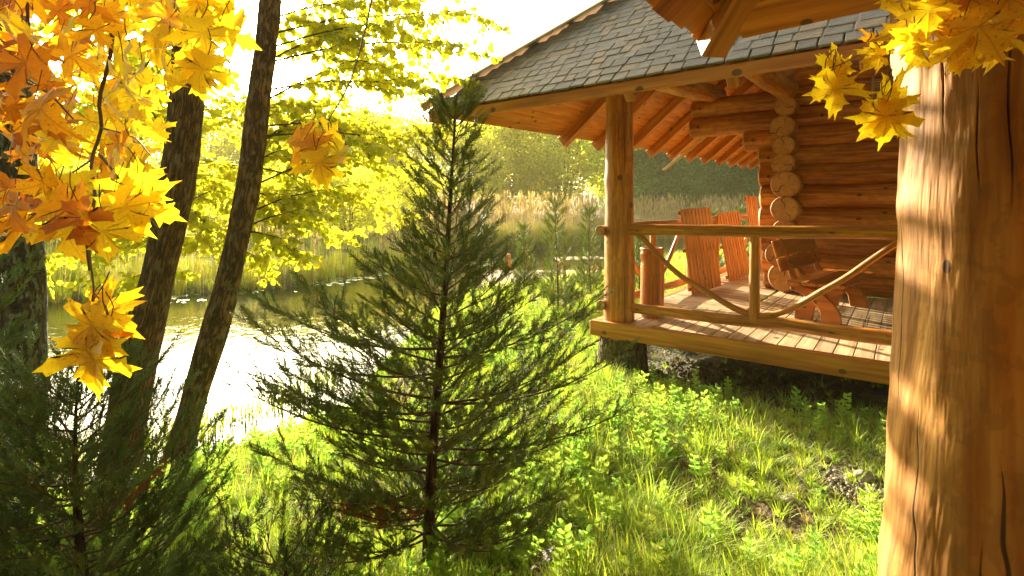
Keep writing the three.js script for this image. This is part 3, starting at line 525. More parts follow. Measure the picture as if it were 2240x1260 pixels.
// a juniper: prof(h 0..1) gives how far branches reach; extra lists single long branches [h, azimuth, reach, rise]
function juniper(root, { H, prof, n, seed, trunkR, sprig = .11, gap = .035, lean = V(0, 0, 0), yellow = 0, up = .25, extra = [], dead = 0, h0 = .08, subs = 9 }) {
  const R = rng(seed), wood_ = [], S = [[], [], []], C = [[], [], []], D = [];
  const axis = h => V(lean.x * h * h + .02 * Math.sin(h * 5 + seed), H * h, lean.z * h * h + .02 * Math.cos(h * 4 + seed));
  part(root, 'trunk', sweep([0, .2, .4, .6, .8, 1].map(h => axis(h).add(V(0, h ? 0 : -.12, 0))), t => lerp(trunkR, .004, Math.pow(t, .85)), { segs: 24, radial: 9, cap: false }), M.barkAlder);
  const addSprig = (p, d, s, dd) => { const k = Math.floor(R() * 3), m = mat4(p, d, R() * 6.28, s * (.7 + .6 * R())); if (dd) D.push(m); else { S[k].push(m); C[k].push(jun(R, yellow)); } };
  const branch = (h, az, len, rise, dd) => {
    const o = axis(h), out = V(Math.cos(az), 0, Math.sin(az)), P = []; const wob = (R() - .5) * .5, side = out.clone().cross(UPV);
    for (let i = 0; i <= 4; i++) { const t = i / 4; P.push(o.clone().addScaledVector(out, len * t).addScaledVector(UPV, len * (rise * t + .22 * t * t - .12 * t * (1 - t))).addScaledVector(side, len * .12 * wob * Math.sin(t * 3))); }
    const r0 = .004 + .0045 * len; wood_.push(sweep(P, t => lerp(r0, .0016, t), { segs: 7, radial: 5, cap: false })); const cv = new THREE.CatmullRomCurve3(P);
    const ns = Math.max(3, Math.round(subs * Math.sqrt(len) * 1.25));
    for (let i = 0; i < ns; i++) {
      const t = .16 + .82 * (i + R() * .8) / ns, p = cv.getPoint(Math.min(1, t)), tg = cv.getTangent(Math.min(1, t)), sd = i % 2 ? 1 : -1, d = tg.clone().multiplyScalar(.8).addScaledVector(side, sd * (.55 + .4 * R())).addScaledVector(UPV, up + .35 * (R() - .3)).normalize();
      const l2 = (.10 + .30 * len * (1.05 - t)) * (.6 + .7 * R()), e = p.clone().addScaledVector(d, l2).addScaledVector(UPV, l2 * .15);
      wood_.push(spike(p, e, .0028));
      for (let q = .02; q < l2; q += gap) { const f = q / l2; addSprig(p.clone().lerp(e, f), d.clone().add(V((R() - .5) * 1.2, .35 + (R() - .5) * .9, (R() - .5) * 1.2)), sprig * (1.05 - .35 * f), dd || R() < dead); }
      addSprig(e, d.clone().addScaledVector(UPV, .25), sprig, dd);
    }
    addSprig(P[4], cv.getTangent(1), sprig * 1.1, dd);
  };
  for (let i = 0; i < n; i++) { const h = h0 + (1 - h0) * Math.pow((i + R() * .7) / n, 1.4); branch(Math.min(.95, h), i * 2.39996 + (R() - .5) * .7, prof(h) * (.45 + .68 * R()), .16 + .5 * Math.pow(h, 1.6) + (R() - .5) * .2); }
  for (const e of extra) branch(...e);
  for (let i = 0; i < 5; i++) addSprig(axis(.93 + .07 * i / 5), V((R() - .5) * .7, 1, (R() - .5) * .7), sprig * .9);
  part(root, 'limbs', merged(wood_), M.twigBrown);
  S.forEach((l, k) => l.length && instanced(root, 'foliage', SPRIG[k], M.juniper, l, C[k]));
  if (D.length) { const d = instanced(root, 'dead_sprays', SPRIG[0], M.dead, D); d.userData.label = 'withered rust red sprays'; }
  return S[0].length * 3;
}
const base = (u, v, drop) => { let d = 3; for (let k = 0; k < 12; k++) { const p = at(u, v, d), y = landY(p.x, p.z); d = clamp(d * (EYE - y) / ((v - CV) / F * d), 1, 80); } const p = at(u, v, d); return [p.x, landY(p.x, p.z) - (drop ?? .02), p.z]; };

// ------------------------------------------------------------------ the junipers
{
  const b = [-.385, landY(-.385, -2.44) - .03, -2.44];
  const t = thing('juniper_tree', 'tall feathery juniper standing in the middle of the bank', 'juniper', b);
  const K = [[0, .50], [.2, .74], [.34, .76], [.46, .66], [.55, .38], [.64, .24], [.76, .15], [.9, .08], [1, .04]], prof = h => { for (let i = 1; i < K.length; i++) if (h <= K[i][0]) return lerp(K[i - 1][1], K[i][1], (h - K[i - 1][0]) / (K[i][0] - K[i - 1][0])); return .04; };
  juniper(t, { H: 2.32, prof, n: 100, seed: 5, trunkR: .034, sprig: .085, gap: .031, lean: V(.12, 0, -.1), yellow: .62, h0: .08, up: .1, extra: [[.47, 3.25, .92, .02], [.34, 2.95, .80, .06], [.36, .15, .84, .06], [.45, -.1, .76, .12], [.27, .25, .88, .06], [.3, 3.3, .80, .02], [.42, 2.9, .7, .0], [.13, 2.6, .36, .12, 1], [.15, 2.2, .26, .15, 1]] });
  const L = [
    ['juniper_bush', 'large dark juniper bush in the lower left corner', [-1.88, -2.22], 1.1, 70, 8, h => lerp(.82, .16, Math.pow(h, 1.3)), .095, .038, .22],
    ['juniper_bush', 'juniper bush close behind the lower left corner bush under the maple spray', [-2.95, -2.75], 1.6, 52, 9, h => lerp(.70, .2, h), .10, .042, .25],
    ['juniper_bush', 'low spreading juniper left of the middle juniper trunk', [-.95, -2.12], .40, 24, 10, h => lerp(.42, .2, h), .085, .04, .12],
  ];
  for (const [n, lab, [x, z], H, k, s, pf, sp, gp, ye] of L) { const o = thing(n, lab, 'juniper', [x, landY(x, z) - .04, z], 0, 'juniper bushes along the bank'); juniper(o, { H, prof: pf, n: k, seed: s, trunkR: .03, sprig: sp, gap: gp * 1.1, yellow: ye, up: .45, h0: .06, subs: 8, extra: s === 8 ? [[.42, .1, .3, .3, 1]] : [] }); }
  for (const [u, v, H, s, lab, r] of [[1146, 640, 1.55, 31, 'young pale green conifer in front of the pier posts', .34], [1218, 690, 2.0, 32, 'young yellow green conifer beside the picnic table', .42], [1290, 650, 1.8, 33, 'young conifer growing just left of the porch corner', .36], [1556, 612, 1.75, 34, 'young conifer outside the railing between the first two leaning panels', .4], [1618, 600, 1.8, 35, 'young conifer behind the far leaning panels', .4], [1400, 640, 1.3, 36, 'small golden conifer outside the railing behind the corner post', .36]]) {
    const p = base(u, v); const o = thing('young_conifer', lab, 'conifer', p, 0, 'young conifers beside the cabin'); juniper(o, { H, prof: h => lerp(r, .05, h), n: 48, seed: s, trunkR: .022, sprig: .12, gap: .045, yellow: 1.1, up: .5, h0: .08, subs: 8 });
  }
}

// ------------------------------------------------------------------ broadleaf trees
function leafGeo(seed, n = 8, len = 1, wid = .86, fold = .16) {  // rounded leaf from the origin along +y, slightly folded
  const p = [], uv = [], rim = []; for (let i = 0; i < n; i++) { const a = -Math.PI / 2 + i / n * 2 * Math.PI; rim.push(V(Math.cos(a) * wid / 2 * (1 + .05 * Math.sin(i * 5 + seed)), len * (.5 + .5 * Math.sin(a)), fold * Math.abs(Math.cos(a)) * wid)); }
  const c = V(0, len * .5, -.02); for (let i = 0; i < n; i++) { for (const q of [c, rim[i], rim[(i + 1) % n]]) { p.push(q.x, q.y, q.z); uv.push(q.x + .5, q.y); } } return geom(p, uv);
}
const ALDER = leafGeo(2, 9, 1, .9, .14);
function leafyBranch(R, a, b, W, Lm, Lc, { r = .012, twigs = 10, twigLen = .34, leaf = .055, gap = .042, sag = .12, tone }) {
  const d = b.clone().sub(a), L = d.length(), side = d.clone().cross(UPV).normalize(), mid = a.clone().lerp(b, .5).addScaledVector(UPV, L * sag).addScaledVector(side, (R() - .5) * L * .45).addScaledVector(UPV, (R() - .6) * L * .15), P = [a, a.clone().lerp(mid, .55).addScaledVector(UPV, L * .02), mid, mid.clone().lerp(b, .55).addScaledVector(UPV, L * sag * .25), b];
  W.push(sweep(P, t => lerp(r, .002, t), { segs: 12, radial: 5, cap: false })); const cv = new THREE.CatmullRomCurve3(P);
  const leaves = (p, e, dir, l2) => { for (let q = gap; q <= l2; q += gap * (.7 + .6 * R())) { const pp = p.clone().lerp(e, q / l2), ld = dir.clone().multiplyScalar(.5).add(V((R() - .5) * 1.8, -.45 + (R() - .5) * 1.2, (R() - .5) * 1.8)); Lm.push(mat4(pp, ld, R() * 6.28, leaf * (.5 + .9 * R()))); Lc.push(tone(R)); } };
  for (let i = 0; i < twigs; i++) {
    const t = .12 + .86 * (i + R() * .8) / twigs, p = cv.getPoint(t), tg = cv.getTangent(t), sd = i % 2 ? 1 : -1, dir = tg.clone().addScaledVector(side, sd * (.5 + .8 * R())).add(V(0, (R() - .6) * 1.0, (R() - .5) * .8)).normalize(), l2 = twigLen * (.5 + .9 * R()) * (1.15 - .5 * t), e = p.clone().addScaledVector(dir, l2).add(V(0, -l2 * .15, 0));
    W.push(spike(p, e, .0032)); leaves(p, e, dir, l2);
    if (R() < .7) { const p2 = p.clone().lerp(e, .5), d2 = dir.clone().add(V((R() - .5) * 1.6, (R() - .5), (R() - .5) * 1.6)).normalize(), e2 = p2.clone().addScaledVector(d2, l2 * .7); W.push(spike(p2, e2, .0025)); leaves(p2, e2, d2, l2 * .7); }
  }
  leaves(cv.getPoint(.5), b, cv.getTangent(1), L * .5);
}
const alderTone = R => { const k = .65 + .55 * R(), y = R(); return rgb((.85 + .35 * y) * k, (.95 + .1 * y) * k, .9 * k); };
function trunkRad(r0, r1, seed) { return (t, a, s) => lerp(r0, r1, Math.pow(t, .8)) * (1 + .10 * (n2(s * 1.5, Math.cos(a) * 1.2 + 3, seed) - .5) * 2 + .05 * (n2(s * 6, Math.sin(a) * 2.5 + 3, seed + 1) - .5) * 2) + .10 * r0 * Math.exp(-s * 3); }
function alder(label, pts, r0, r1, seed, targets, mat = M.barkAlder) {
  const p0 = pts[0].clone(); p0.y = landY(p0.x, p0.z) - .05; const o = thing('alder_tree', label, 'tree', [p0.x, p0.y, p0.z], 0, 'leaning trees on the pond bank');
  const L = pts.map(p => p.clone().sub(p0)); L[0].set(0, 0, 0); const curve = new THREE.CatmullRomCurve3(L, false, 'centripetal');
  part(o, 'trunk', sweep(L, trunkRad(r0, r1, seed), { segs: 90, radial: 34, cap: false, tile: .6 }), mat);
  const R = rng(seed), W = [], Lm = [], Lc = [];
  for (const [t, u, v, d, tw = 10, ln = .34] of targets) leafyBranch(R, curve.getPoint(t), at(u, v, d).sub(p0), W, Lm, Lc, { r: .009, twigs: Math.round(tw * 1.5), twigLen: ln * 1.15, leaf: .062, gap: .034, sag: .02 + .16 * R(), tone: alderTone });
  part(o, 'limbs', merged(W), M.twig); instanced(o, 'leaves', ALDER, M.alderLeaf, Lm, Lc);
  return o;
}
{
  alder('thick leaning brown alder trunk left of the pond view', [at(255, 1030, 4.4), at(300, 800, 4.4), at(346, 600, 4.38), at(394, 350, 4.32), at(414, 150, 4.25), at(428, -60, 4.2), at(440, -400, 4.1), at(455, -760, 4.0)], .156, .11, 701, [
    [.30, 180, 560, 5.6, 14, .4], [.34, 130, 470, 6, 14, .4], [.38, 260, 400, 5.6, 14, .4], [.36, 200, 650, 5.4, 12, .3], [.42, 480, 430, 5.6, 14, .4], [.38, 470, 540, 5.2, 14, .36], [.5, 290, 290, 6, 14, .45], [.5, 470, 270, 6, 14, .45], [.34, 90, 590, 5.8, 12, .4], [.6, 250, 150, 5.6, 14, .5], [.7, 120, 60, 5.4, 14, .5], [.62, 420, 330, 7, 14, .5], [.45, 130, 340, 6.4, 16, .5], [.32, 240, 520, 6.6, 16, .5], [.36, 420, 490, 6.4, 16, .4], [.72, 330, -60, 5.4, 14, .5], [.28, 300, 610, 5.2, 10, .3]]);
  alder('slimmer leaning brown alder trunk crossing the bright pond', [at(372, 1010, 4.35), at(432, 850, 4.33), at(498, 620, 4.3), at(543, 400, 4.28), at(564, 240, 4.25), at(588, 20, 4.2), at(610, -300, 4.1), at(640, -800, 4)], .112, .075, 702, [
    [.36, 700, 470, 5.3, 14, .36], [.38, 780, 420, 5.5, 14, .36], [.42, 870, 390, 6.0, 14, .4], [.36, 650, 560, 4.9, 12, .3], [.40, 640, 430, 5.0, 14, .36], [.46, 720, 340, 5.4, 14, .4], [.5, 830, 300, 5.8, 16, .42], [.52, 950, 280, 6.0, 14, .4], [.55, 700, 240, 5.2, 16, .42], [.58, 880, 200, 5.4, 16, .42], [.6, 1010, 170, 5.4, 12, .32], [.64, 1060, 120, 5.2, 12, .30], [.68, 1085, 45, 5.3, 14, .34], [.66, 940, 90, 5.2, 14, .38], [.64, 800, 120, 5.0, 14, .4], [.7, 900, 10, 5.0, 14, .4], [.7, 720, 60, 4.8, 14, .4], [.74, 820, -60, 5.0, 14, .4], [.74, 1000, -70, 5.2, 12, .4], [.5, 620, 330, 6.2, 16, .45], [.44, 570, 470, 6.4, 14, .4], [.54, 780, 250, 6.6, 16, .45], [.46, 900, 470, 6.6, 14, .4], [.33, 590, 600, 5.2, 10, .26], [.5, 560, 250, 6.8, 16, .5], [.42, 760, 520, 6.2, 12, .36]]);
  alder('dark mossy trunk at the left edge of the view', [at(30, 1010, 4.9), at(48, 850, 4.9), at(46, 600, 4.9), at(38, 400, 4.9), at(20, 100, 4.9), at(0, -500, 4.8)], .20, .15, 703, [[.5, -80, 300, 5.6, 12, .5], [.6, 60, 150, 5.8, 14, .5], [.7, -40, 40, 5.4, 14, .5], [.45, 90, 420, 6.2, 14, .45]], M.barkDark);
}
// trees across the water
const CLUMP = (() => { const R = rng(81), l = []; for (let i = 0; i < 34; i++) { const a = V(R() - .5, R() - .5, R() - .5).normalize().multiplyScalar(.5 * Math.cbrt(R())), d = V(R() - .5, R() * .6 - .5, R() - .5).normalize(), g = leafGeo(i, 5, .15, .08, .1); g.applyMatrix4(mat4(a, d, R() * 6.3, .8 + .6 * R())); l.push(g); } return mergeGeometries(l); })();
function crownTree(o, { H, r, h0, n, seed, mat, bark, trunkR, tone, stems = 1, airy = .5, size = 1 }) {
  const R = rng(seed), W = [], Lm = [], Lc = [];
  const ends = [];
  for (let s = 0; s < stems; s++) {
    const az = R() * 6.28, ln = stems > 1 ? .25 + .25 * R() : .06, top = V(Math.cos(az) * r * ln, H * (.72 + .2 * R()), Math.sin(az) * r * ln), m = top.clone().multiplyScalar(.45).add(V((R() - .5) * .4, 0, (R() - .5) * .4)), P = [V(Math.cos(az) * trunkR * (stems > 1 ? .8 : 0), -.2, Math.sin(az) * trunkR * (stems > 1 ? .8 : 0)), m, top], cv = new THREE.CatmullRomCurve3(P);
    part(o, 'trunk', sweep(P, trunkRad(trunkR, trunkR * .15, seed + s), { segs: 20, radial: 10, cap: false }), bark);
    const nb = Math.round(20 / stems) + 5; for (let i = 0; i < nb; i++) {
      const t = h0 + (1 - h0) * (i + R()) / nb, p = cv.getPoint(Math.min(.99, t)), a2 = R() * 6.28, reach = r * (.35 + .75 * Math.sin(Math.PI * clamp(.12 + .85 * (t - h0) / (1 - h0)))) * (.6 + .5 * R()), e = p.clone().add(V(Math.cos(a2) * reach, reach * (.15 + .45 * R()), Math.sin(a2) * reach)), md = p.clone().lerp(e, .5).add(V(0, -reach * .08, 0));
      W.push(sweep([p, md, e], q => lerp(trunkR * .28, .012, q), { segs: 6, radial: 5, cap: false })); ends.push([p, md, e, reach]);
    }
  }
  const bulges = ends.map(([, , e, k]) => [e, .35 + .28 * k]);
  for (let i = 0; i < n; i++) {
    const [p, md, e, k] = ends[Math.floor(R() * ends.length)], t = .35 + .75 * Math.sqrt(R()), c = t < .5 ? p.clone().lerp(md, t * 2) : md.clone().lerp(e, t * 2 - 1), sp = (.30 + .26 * k) * airy;
    c.add(V((R() + R() - 1) * sp * 2, (R() + R() - 1) * sp * 1.5, (R() + R() - 1) * sp * 2)); Lm.push(mat4(c, V((R() - .5), 1, (R() - .5)), R() * 6.28, size * (.8 + .7 * R()))); Lc.push(tone(R));
  }
  part(o, 'limbs', merged(W), bark); instanced(o, 'crown', CLUMP, mat, Lm, Lc);
}
{
  const willow = R => { const k = .6 + .6 * R(), y = R(); return rgb((.9 + .4 * y) * k, (.95 + .15 * y) * k, (.7 + .3 * R()) * k); };
  const list = [
    // u, depth, H, r, stems, clumps, label
    [1232, 35, 10, 4.2, 4, 620, 'many stemmed willow with bare lower limbs right of the middle juniper'], [1110, 37, 9, 3.6, 2, 480, 'rounded pale willow left of the many stemmed willow'], [1330, 44, 11, 4.2, 2, 480, 'leafy tree behind the porch corner post'],
    [1000, 44, 9.6, 3.8, 2, 460, 'leafy willow straight behind the middle juniper'], [900, 46, 10.2, 4.0, 3, 480, 'bright leafy willow left of the middle juniper top'], [790, 48, 10.4, 4.2, 2, 480, 'bright leafy willow behind the hanging maple spray'], [680, 45, 9.6, 4.0, 3, 460, 'bright leafy willow just right of the slimmer alder'], [560, 47, 9.4, 4.0, 2, 440, 'bright leafy willow between the two alder trunks'],
    [440, 46, 8.8, 3.8, 2, 420, 'leafy willow behind the thick alder'], [320, 45, 9.2, 3.8, 3, 420, 'leafy willow left of the thick alder'], [180, 46, 9.8, 4.0, 2, 420, 'leafy willow right of the dark mossy trunk'], [40, 45, 9.6, 4.0, 2, 400, 'leafy willow behind the dark mossy trunk']];
  for (const [k, [u, d, H, r, st, n, lab]] of list.entries()) { const d2 = d * 1.6, x = (u - CU) / F * d2, o = thing('willow_tree', lab, 'tree', [x, landY(x, -d2) - .3, -d2], k * 1.3, 'willows across the pond'); crownTree(o, { H, r, h0: .22, n: n * .8, seed: 800 + k, mat: M.farLeaf, bark: M.barkAlder, trunkR: .17, tone: willow, stems: st, airy: .85, size: 1.35 }); o.scale.setScalar(1.55); }
  for (const [k, [u, d, H, r, lab]] of [[880, 25, 3.3, 2.0, 'low bright shrub on the far bank just left of the middle juniper'], [760, 22, 3.1, 1.9, 'low bright shrub on the far bank below the small maple spray'], [640, 20, 2.9, 1.8, 'low bright shrub on the far bank right of the slimmer alder'], [500, 19, 2.9, 1.8, 'low bright shrub on the far bank seen between the alders'], [300, 18.5, 3.0, 1.8, 'low bright shrub on the far bank left of the thick alder'], [150, 18, 3.0, 1.8, 'low bright shrub on the far bank beside the dark mossy trunk']].entries()) {
    const d2 = d * 1.4, x = (u - CU) / F * d2, o = thing('willow_shrub', lab, 'shrub', [x, landY(x, -d2) - .15, -d2], k * 2.1, 'shrubs on the far bank'); crownTree(o, { H, r, h0: .1, n: 330, seed: 840 + k, mat: M.farLeaf, bark: M.barkAlder, trunkR: .05, tone: willow, stems: 4, airy: .7, size: .62 }); o.scale.setScalar(1.4);
  }
  const dark = R => { const k = .5 + .8 * R(); return rgb(k, k * (.9 + .2 * R()), k); };
  const o0 = []; for (let k = 0; k < 3; k++) { const o = thing('forest_tree', 'tall dark green forest tree seen under the porch roof', 'tree', [0, 0, 0], 0, 'dark wood behind the cabin'); crownTree(o, { H: 17, r: 4.2, h0: .14, n: 700, seed: 850 + k, mat: M.woodLeaf, bark: M.barkDark, trunkR: .22, tone: dark, airy: 1.0, size: 1.7 }); o0.push(o); }
  const R = rng(860); let k = 0;
  for (let row = 0; row < 3; row++) for (let i = 0; i < 9; i++) {
    const z = -60 - row * 7 - R() * 4, u = 1360 + i * 46 + row * 15 + R() * 22, x = (u - CU) / F * -z, o = k < 3 ? o0[k] : o0[k % 3].clone(); if (k >= 3) { o.name = numbered('forest_tree'); scene.add(o); }
    o.position.set(x, landY(x, z) - .2, z); o.rotation.y = R() * 6.28; const s = .95 + .3 * R(); o.scale.set(s, s, s); k++;
  }
  // the wood that closes off the sky behind the viewpoint, whose shade lies on all that faces the lens
  const wd = thing('woodland', 'leafy woodland standing behind the viewpoint', 'woodland'); wd.userData.kind = 'stuff';
  for (let i = 0; i < 9; i++) { const a = (10 + i * 21) * Math.PI / 180, q = 11 + 3 * R(), g = sub(wd, 'tree'), x = Math.cos(a) * q * 1.3, z = Math.sin(a) * q; g.position.set(x, landY(x, z) - .2, z); crownTree(g, { H: 15, r: 4.4, h0: .08, n: 420, seed: 890 + i, mat: M.woodLeaf, bark: M.barkDark, trunkR: .2, tone: dark, airy: 1.1, size: 2.6 }); }
}

// ------------------------------------------------------------------ reeds, grass, weeds, stones
{
  const R = rng(900);
  const reed = (h, plume, seed) => { const q = rng(seed), l = [], bx = (q() - .5) * .25, bz = (q() - .5) * .25; l.push(sweep([V(0, 0, 0), V(bx * .2, h * .5, bz * .2), V(bx, h, bz)], t => lerp(.007, .003, t), { segs: 4, radial: 3, cap: false }).toNonIndexed());
    if (plume) for (let k = 0; k < 9; k++) { const a = V(bx, h, bz).add(V(0, -.10 + k * .03, 0)), d = V((q() - .5) * .5 + bx * .6, .6, (q() - .5) * .5 + bz * .6).normalize(); l.push(spike(a, a.clone().addScaledVector(d, .16 + .06 * q()), .017)); }
    for (let k = 0; k < 4; k++) { const y = h * (.25 + .5 * q()), az = q() * 6.28, o = V(Math.cos(az), 0, Math.sin(az)), a = V(0, y, 0); l.push(spike(a, a.clone().addScaledVector(o, .16).add(V(0, .30 - .1 * q(), 0)), .010, .3)); } return mergeGeometries(l); };
  const dry = [reed(2.3, 1, 1), reed(2.6, 1, 2), reed(2.0, 0, 3)], green = (() => { const l = [], q = rng(4); for (let k = 0; k < 13; k++) { const az = q() * 6.28, o = V(Math.cos(az), 0, Math.sin(az)), a = o.clone().multiplyScalar(.14 * q()), h = .7 + .6 * q(); l.push(spike(a, a.clone().addScaledVector(o, .25 * q()).add(V(0, h, 0)), .017, .3)); } return mergeGeometries(l); })();
  // along the far shore: polygon edges from the right inlet round to the far left
  const shore = POND.slice(15), far = []; let L = 0; for (let i = 1; i < shore.length; i++) { const a = shore[i - 1], b = shore[i], l = Math.hypot(b[0] - a[0], b[1] - a[1]); far.push([a, b, L, l]); L += l; }
  const pick = () => { const s = R() * L; for (const [a, b, l0, l] of far) if (s < l0 + l) { const t = (s - l0) / l; return [lerp(a[0], b[0], t), lerp(a[1], b[1], t)]; } return shore[1]; };
  const D = [[], [], []], DC = [[], [], []], G = [], GC = [];
  for (let i = 0; i < 11000; i++) { const [x, z] = pick(), o = R(); if (x < -4 && R() < .72) continue; const back = -.3 + (x < -4 ? 2.2 : 5.0) * o * o, ax = x * 0 + (R() - .5) * 1.2, px = x + ax + back * (x < -4 ? -.25 : -.1), pz = z - back, d = pondDist(px, pz); if (d < -.35 || d > 6) continue; const dens = n2(px * .5, pz * .5, 31); if (dens < .3) continue; const k = Math.floor(R() * 3); D[k].push(mat4(V(px, landY(px, pz) - .03, pz), V((R() - .5) * .22, 1, (R() - .5) * .22), R() * 6.28, (.68 + .42 * R()) * (px < -4 ? .72 : 1))); const t = .7 + .5 * R(); DC[k].push(rgb(t, t * (.92 + .1 * R()), t * (.85 + .25 * R()))); }
  for (let i = 0; i < 13000; i++) { const [x, z] = pick(); if (x < -4 && R() < .55) continue; const back = -.5 + (x < -4 ? 3.0 : 3.2) * R(), px = x + (R() - .5) * 1.4, pz = z - back, d = pondDist(px, pz); if (d < -.5 || d > 4) continue; G.push(mat4(V(px, Math.max(landY(px, pz), WATER) - .03, pz), V((R() - .5) * .2, 1, (R() - .5) * .2), R() * 6.28, (.6 + .6 * R()) * (px < -4 ? .6 : 1))); const t = .6 + .6 * R(); GC.push(rgb(t * (.9 + .3 * R()), t, t)); }
  const reeds = thing('reed_bed', 'tall dry tan reeds with plumes lining the far shore', 'reeds'); reeds.userData.kind = 'stuff'; D.forEach((l, k) => instanced(reeds, 'stalks', dry[k], M.reedDry, l, DC[k]));
  const gr = instanced(scene, 'green_reeds', green, M.reedGreen, G, GC); tag(gr, 'fresh green reed shoots at the foot of the dry reeds', 'reeds', null, 'stuff');
  // grass
  const blade = (q, h, w) => { const az = q() * 6.28, o = V(Math.cos(az), 0, Math.sin(az)), sd = V(-o.z, 0, o.x), b = o.clone().multiplyScalar(.035 * q()), bend = (.15 + .75 * q()) * h, p = [], uv = [], P = [0, .4, .75, 1].map(t => b.clone().addScaledVector(o, bend * t * t).add(V(0, h * (t - .25 * t * t * bend / h), 0))), W = [w, w * .9, w * .55, 0];
    const pt = (i, s) => P[i].clone().addScaledVector(sd, s * W[i]); const tri = (...t) => t.forEach(k => { p.push(k.x, k.y, k.z); uv.push(0, 0); });
    for (let i = 0; i < 2; i++) { tri(pt(i, -1), pt(i, 1), pt(i + 1, 1)); tri(pt(i, -1), pt(i + 1, 1), pt(i + 1, -1)); } tri(pt(2, -1), pt(2, 1), P[3]); return geom(p, uv); };
  const tuft = (seed, n, h) => { const q = rng(seed), l = []; for (let i = 0; i < n; i++) l.push(blade(q, h * (.45 + .65 * q()), .0015 + .0012 * q())); return mergeGeometries(l); };
  const T = [tuft(1, 22, .13), tuft(2, 18, .19), tuft(3, 24, .085)], GM = [[], [], []], GCc = [[], [], []];
  // bare, trodden or gravelly ground where the photograph shows it
  const bare = (x, z) => { let b = 0; const c = cabin.worldToLocal(V(x, 0, z)); if (c.x > -.1 && c.z < .15 && c.x < 7) b = Math.max(b, .98); if (c.x > .4 && c.z < .9) b = Math.max(b, .55); b = Math.max(b, .95 * Math.exp(-((x - 1.45) ** 2 / .55 + (z + 2.75) ** 2 / .30)), .8 * Math.exp(-((x - .75) ** 2 / .10 + (z + 3.05) ** 2 / .06))); b = Math.max(b, .98 * Math.exp(-((x - 2.2) ** 2 / .6 + (z + 3.1) ** 2 / .7))); b = Math.max(b, .8 * sstep(.58, .72, n2(x * 1.7, z * 1.7, 55))); return b; };
  for (let i = 0; i < 80000; i++) {
    const d = 2.1 + 15 * Math.pow(R(), 1.9), x = (R() * 2.3 - 1.15) * d, z = -d, pd = pondDist(x, z); if (pd < .0) continue; if (R() < bare(x, z)) continue;
    const k = R() < .20 - bare(x, z) * .3 ? 1 : R() < .5 - bare(x, z) * .4 ? 0 : 2; GM[k].push(mat4(V(x, landY(x, z) - .012, z), V((R() - .5) * .3, 1, (R() - .5) * .3), R() * 6.28, .7 + .7 * R())); const t = .55 + .7 * R(), y = R(); GCc[k].push(R() < .09 ? rgb(1.35 * t, .78 * t, 3 * t) : rgb(t * (.85 + .5 * y), t * (.95 + .15 * y), t * (.7 + .4 * R())));
  }
  const lawn = thing('grass', 'bright green grass covering the near bank', 'grass'); lawn.userData.kind = 'stuff'; GM.forEach((l, k) => instanced(lawn, 'tufts', T[k], M.grass, l, GCc[k]));
  // far meadow beyond the pier and behind the cabin, coarser tufts
  const FM = [], FC = []; for (let i = 0; i < 9000; i++) { const d = 9 + 36 * R(), x = (R() * 2.2 - 1.1) * d, z = -d; if (pondDist(x, z) < .1) continue; FM.push(mat4(V(x, landY(x, z) - .03, z), V((R() - .5) * .3, 1, (R() - .5) * .3), R() * 6.28, 2 + 2 * R())); const t = .6 + .6 * R(); FC.push(rgb(t * 1.1, t, t * .8)); }
  tag(instanced(scene, 'meadow_grass', T[0], M.grass, FM, FC), 'rough meadow grass beyond the pond and the cabin', 'grass', null, 'stuff');
  // broadleaved weeds
  const weed = (seed, h, n, lw) => { const q = rng(seed), l = [spike(V(0, 0, 0), V(.02, h, .01), .004)]; for (let i = 0; i < n; i++) { const t = .25 + .75 * i / n, a = V(.02 * t, h * t, .01 * t), az = i * 1.57 + q() * .5; for (const s of [0, Math.PI]) { const g = leafGeo(i, 8, lw * (1.15 - .5 * t) * 1.5, lw * (1.1 - .4 * t) * .78, .18), d = V(Math.cos(az + s), .35 + .5 * (t - .4), Math.sin(az + s)); const sdq = new THREE.Matrix4().makeBasis(d.clone().normalize().cross(UPV).normalize(), d.clone().normalize(), d.clone().normalize().cross(UPV).normalize().cross(d.clone().normalize())); sdq.setPosition(a); l.push(g.applyMatrix4(sdq)); } } return mergeGeometries(l); };
  const WD = [weed(1, .16, 6, .034), weed(2, .22, 7, .040), weed(3, .10, 4, .036)], WM = [[], [], []], WC = [[], [], []];
  for (let i = 0; i < 13000; i++) { const d = 2.2 + 7.5 * Math.pow(R(), 1.3), x = (R() * 2.2 - 1.1) * d, z = -d, pd = pondDist(x, z); if (pd < .1 || R() < bare(x, z) * 1.03) continue; const c = n2(x * .9, z * .9, 66); if (R() > sstep(.36, .66, c) + .12) continue; const k = Math.floor(R() * 3); WM[k].push(mat4(V(x, landY(x, z) - .01, z), V((R() - .5) * .4, 1, (R() - .5) * .4), R() * 6.28, .65 + .55 * R())); const t = .7 + .6 * R(); WC[k].push(rgb(t * (.85 + .4 * R()), t, t)); }
  const ws = thing('weeds', 'leafy green weeds growing among the grass', 'weeds'); ws.userData.kind = 'stuff'; WM.forEach((l, k) => instanced(ws, 'plants', WD[k], M.weed, l, WC[k]));
  // sedge blades at the near water edge
  const SM = []; for (let i = 0; i < 150; i++) { const t = R(), a = [[-4.4, -4.3], [-3.4, -4.9], [-2.9, -5.8], [-2.5, -6.9]], k = Math.min(2, Math.floor(t * 3)), f = t * 3 - k, x = lerp(a[k][0], a[k + 1][0], f) + (R() - .5) * .5, z = lerp(a[k][1], a[k + 1][1], f) + (R() - .5) * .5; SM.push(mat4(V(x, landY(x, z) - .02, z), V((R() - .5) * .3, 1, (R() - .5) * .3), R() * 6.28, .45 + .3 * R())); }
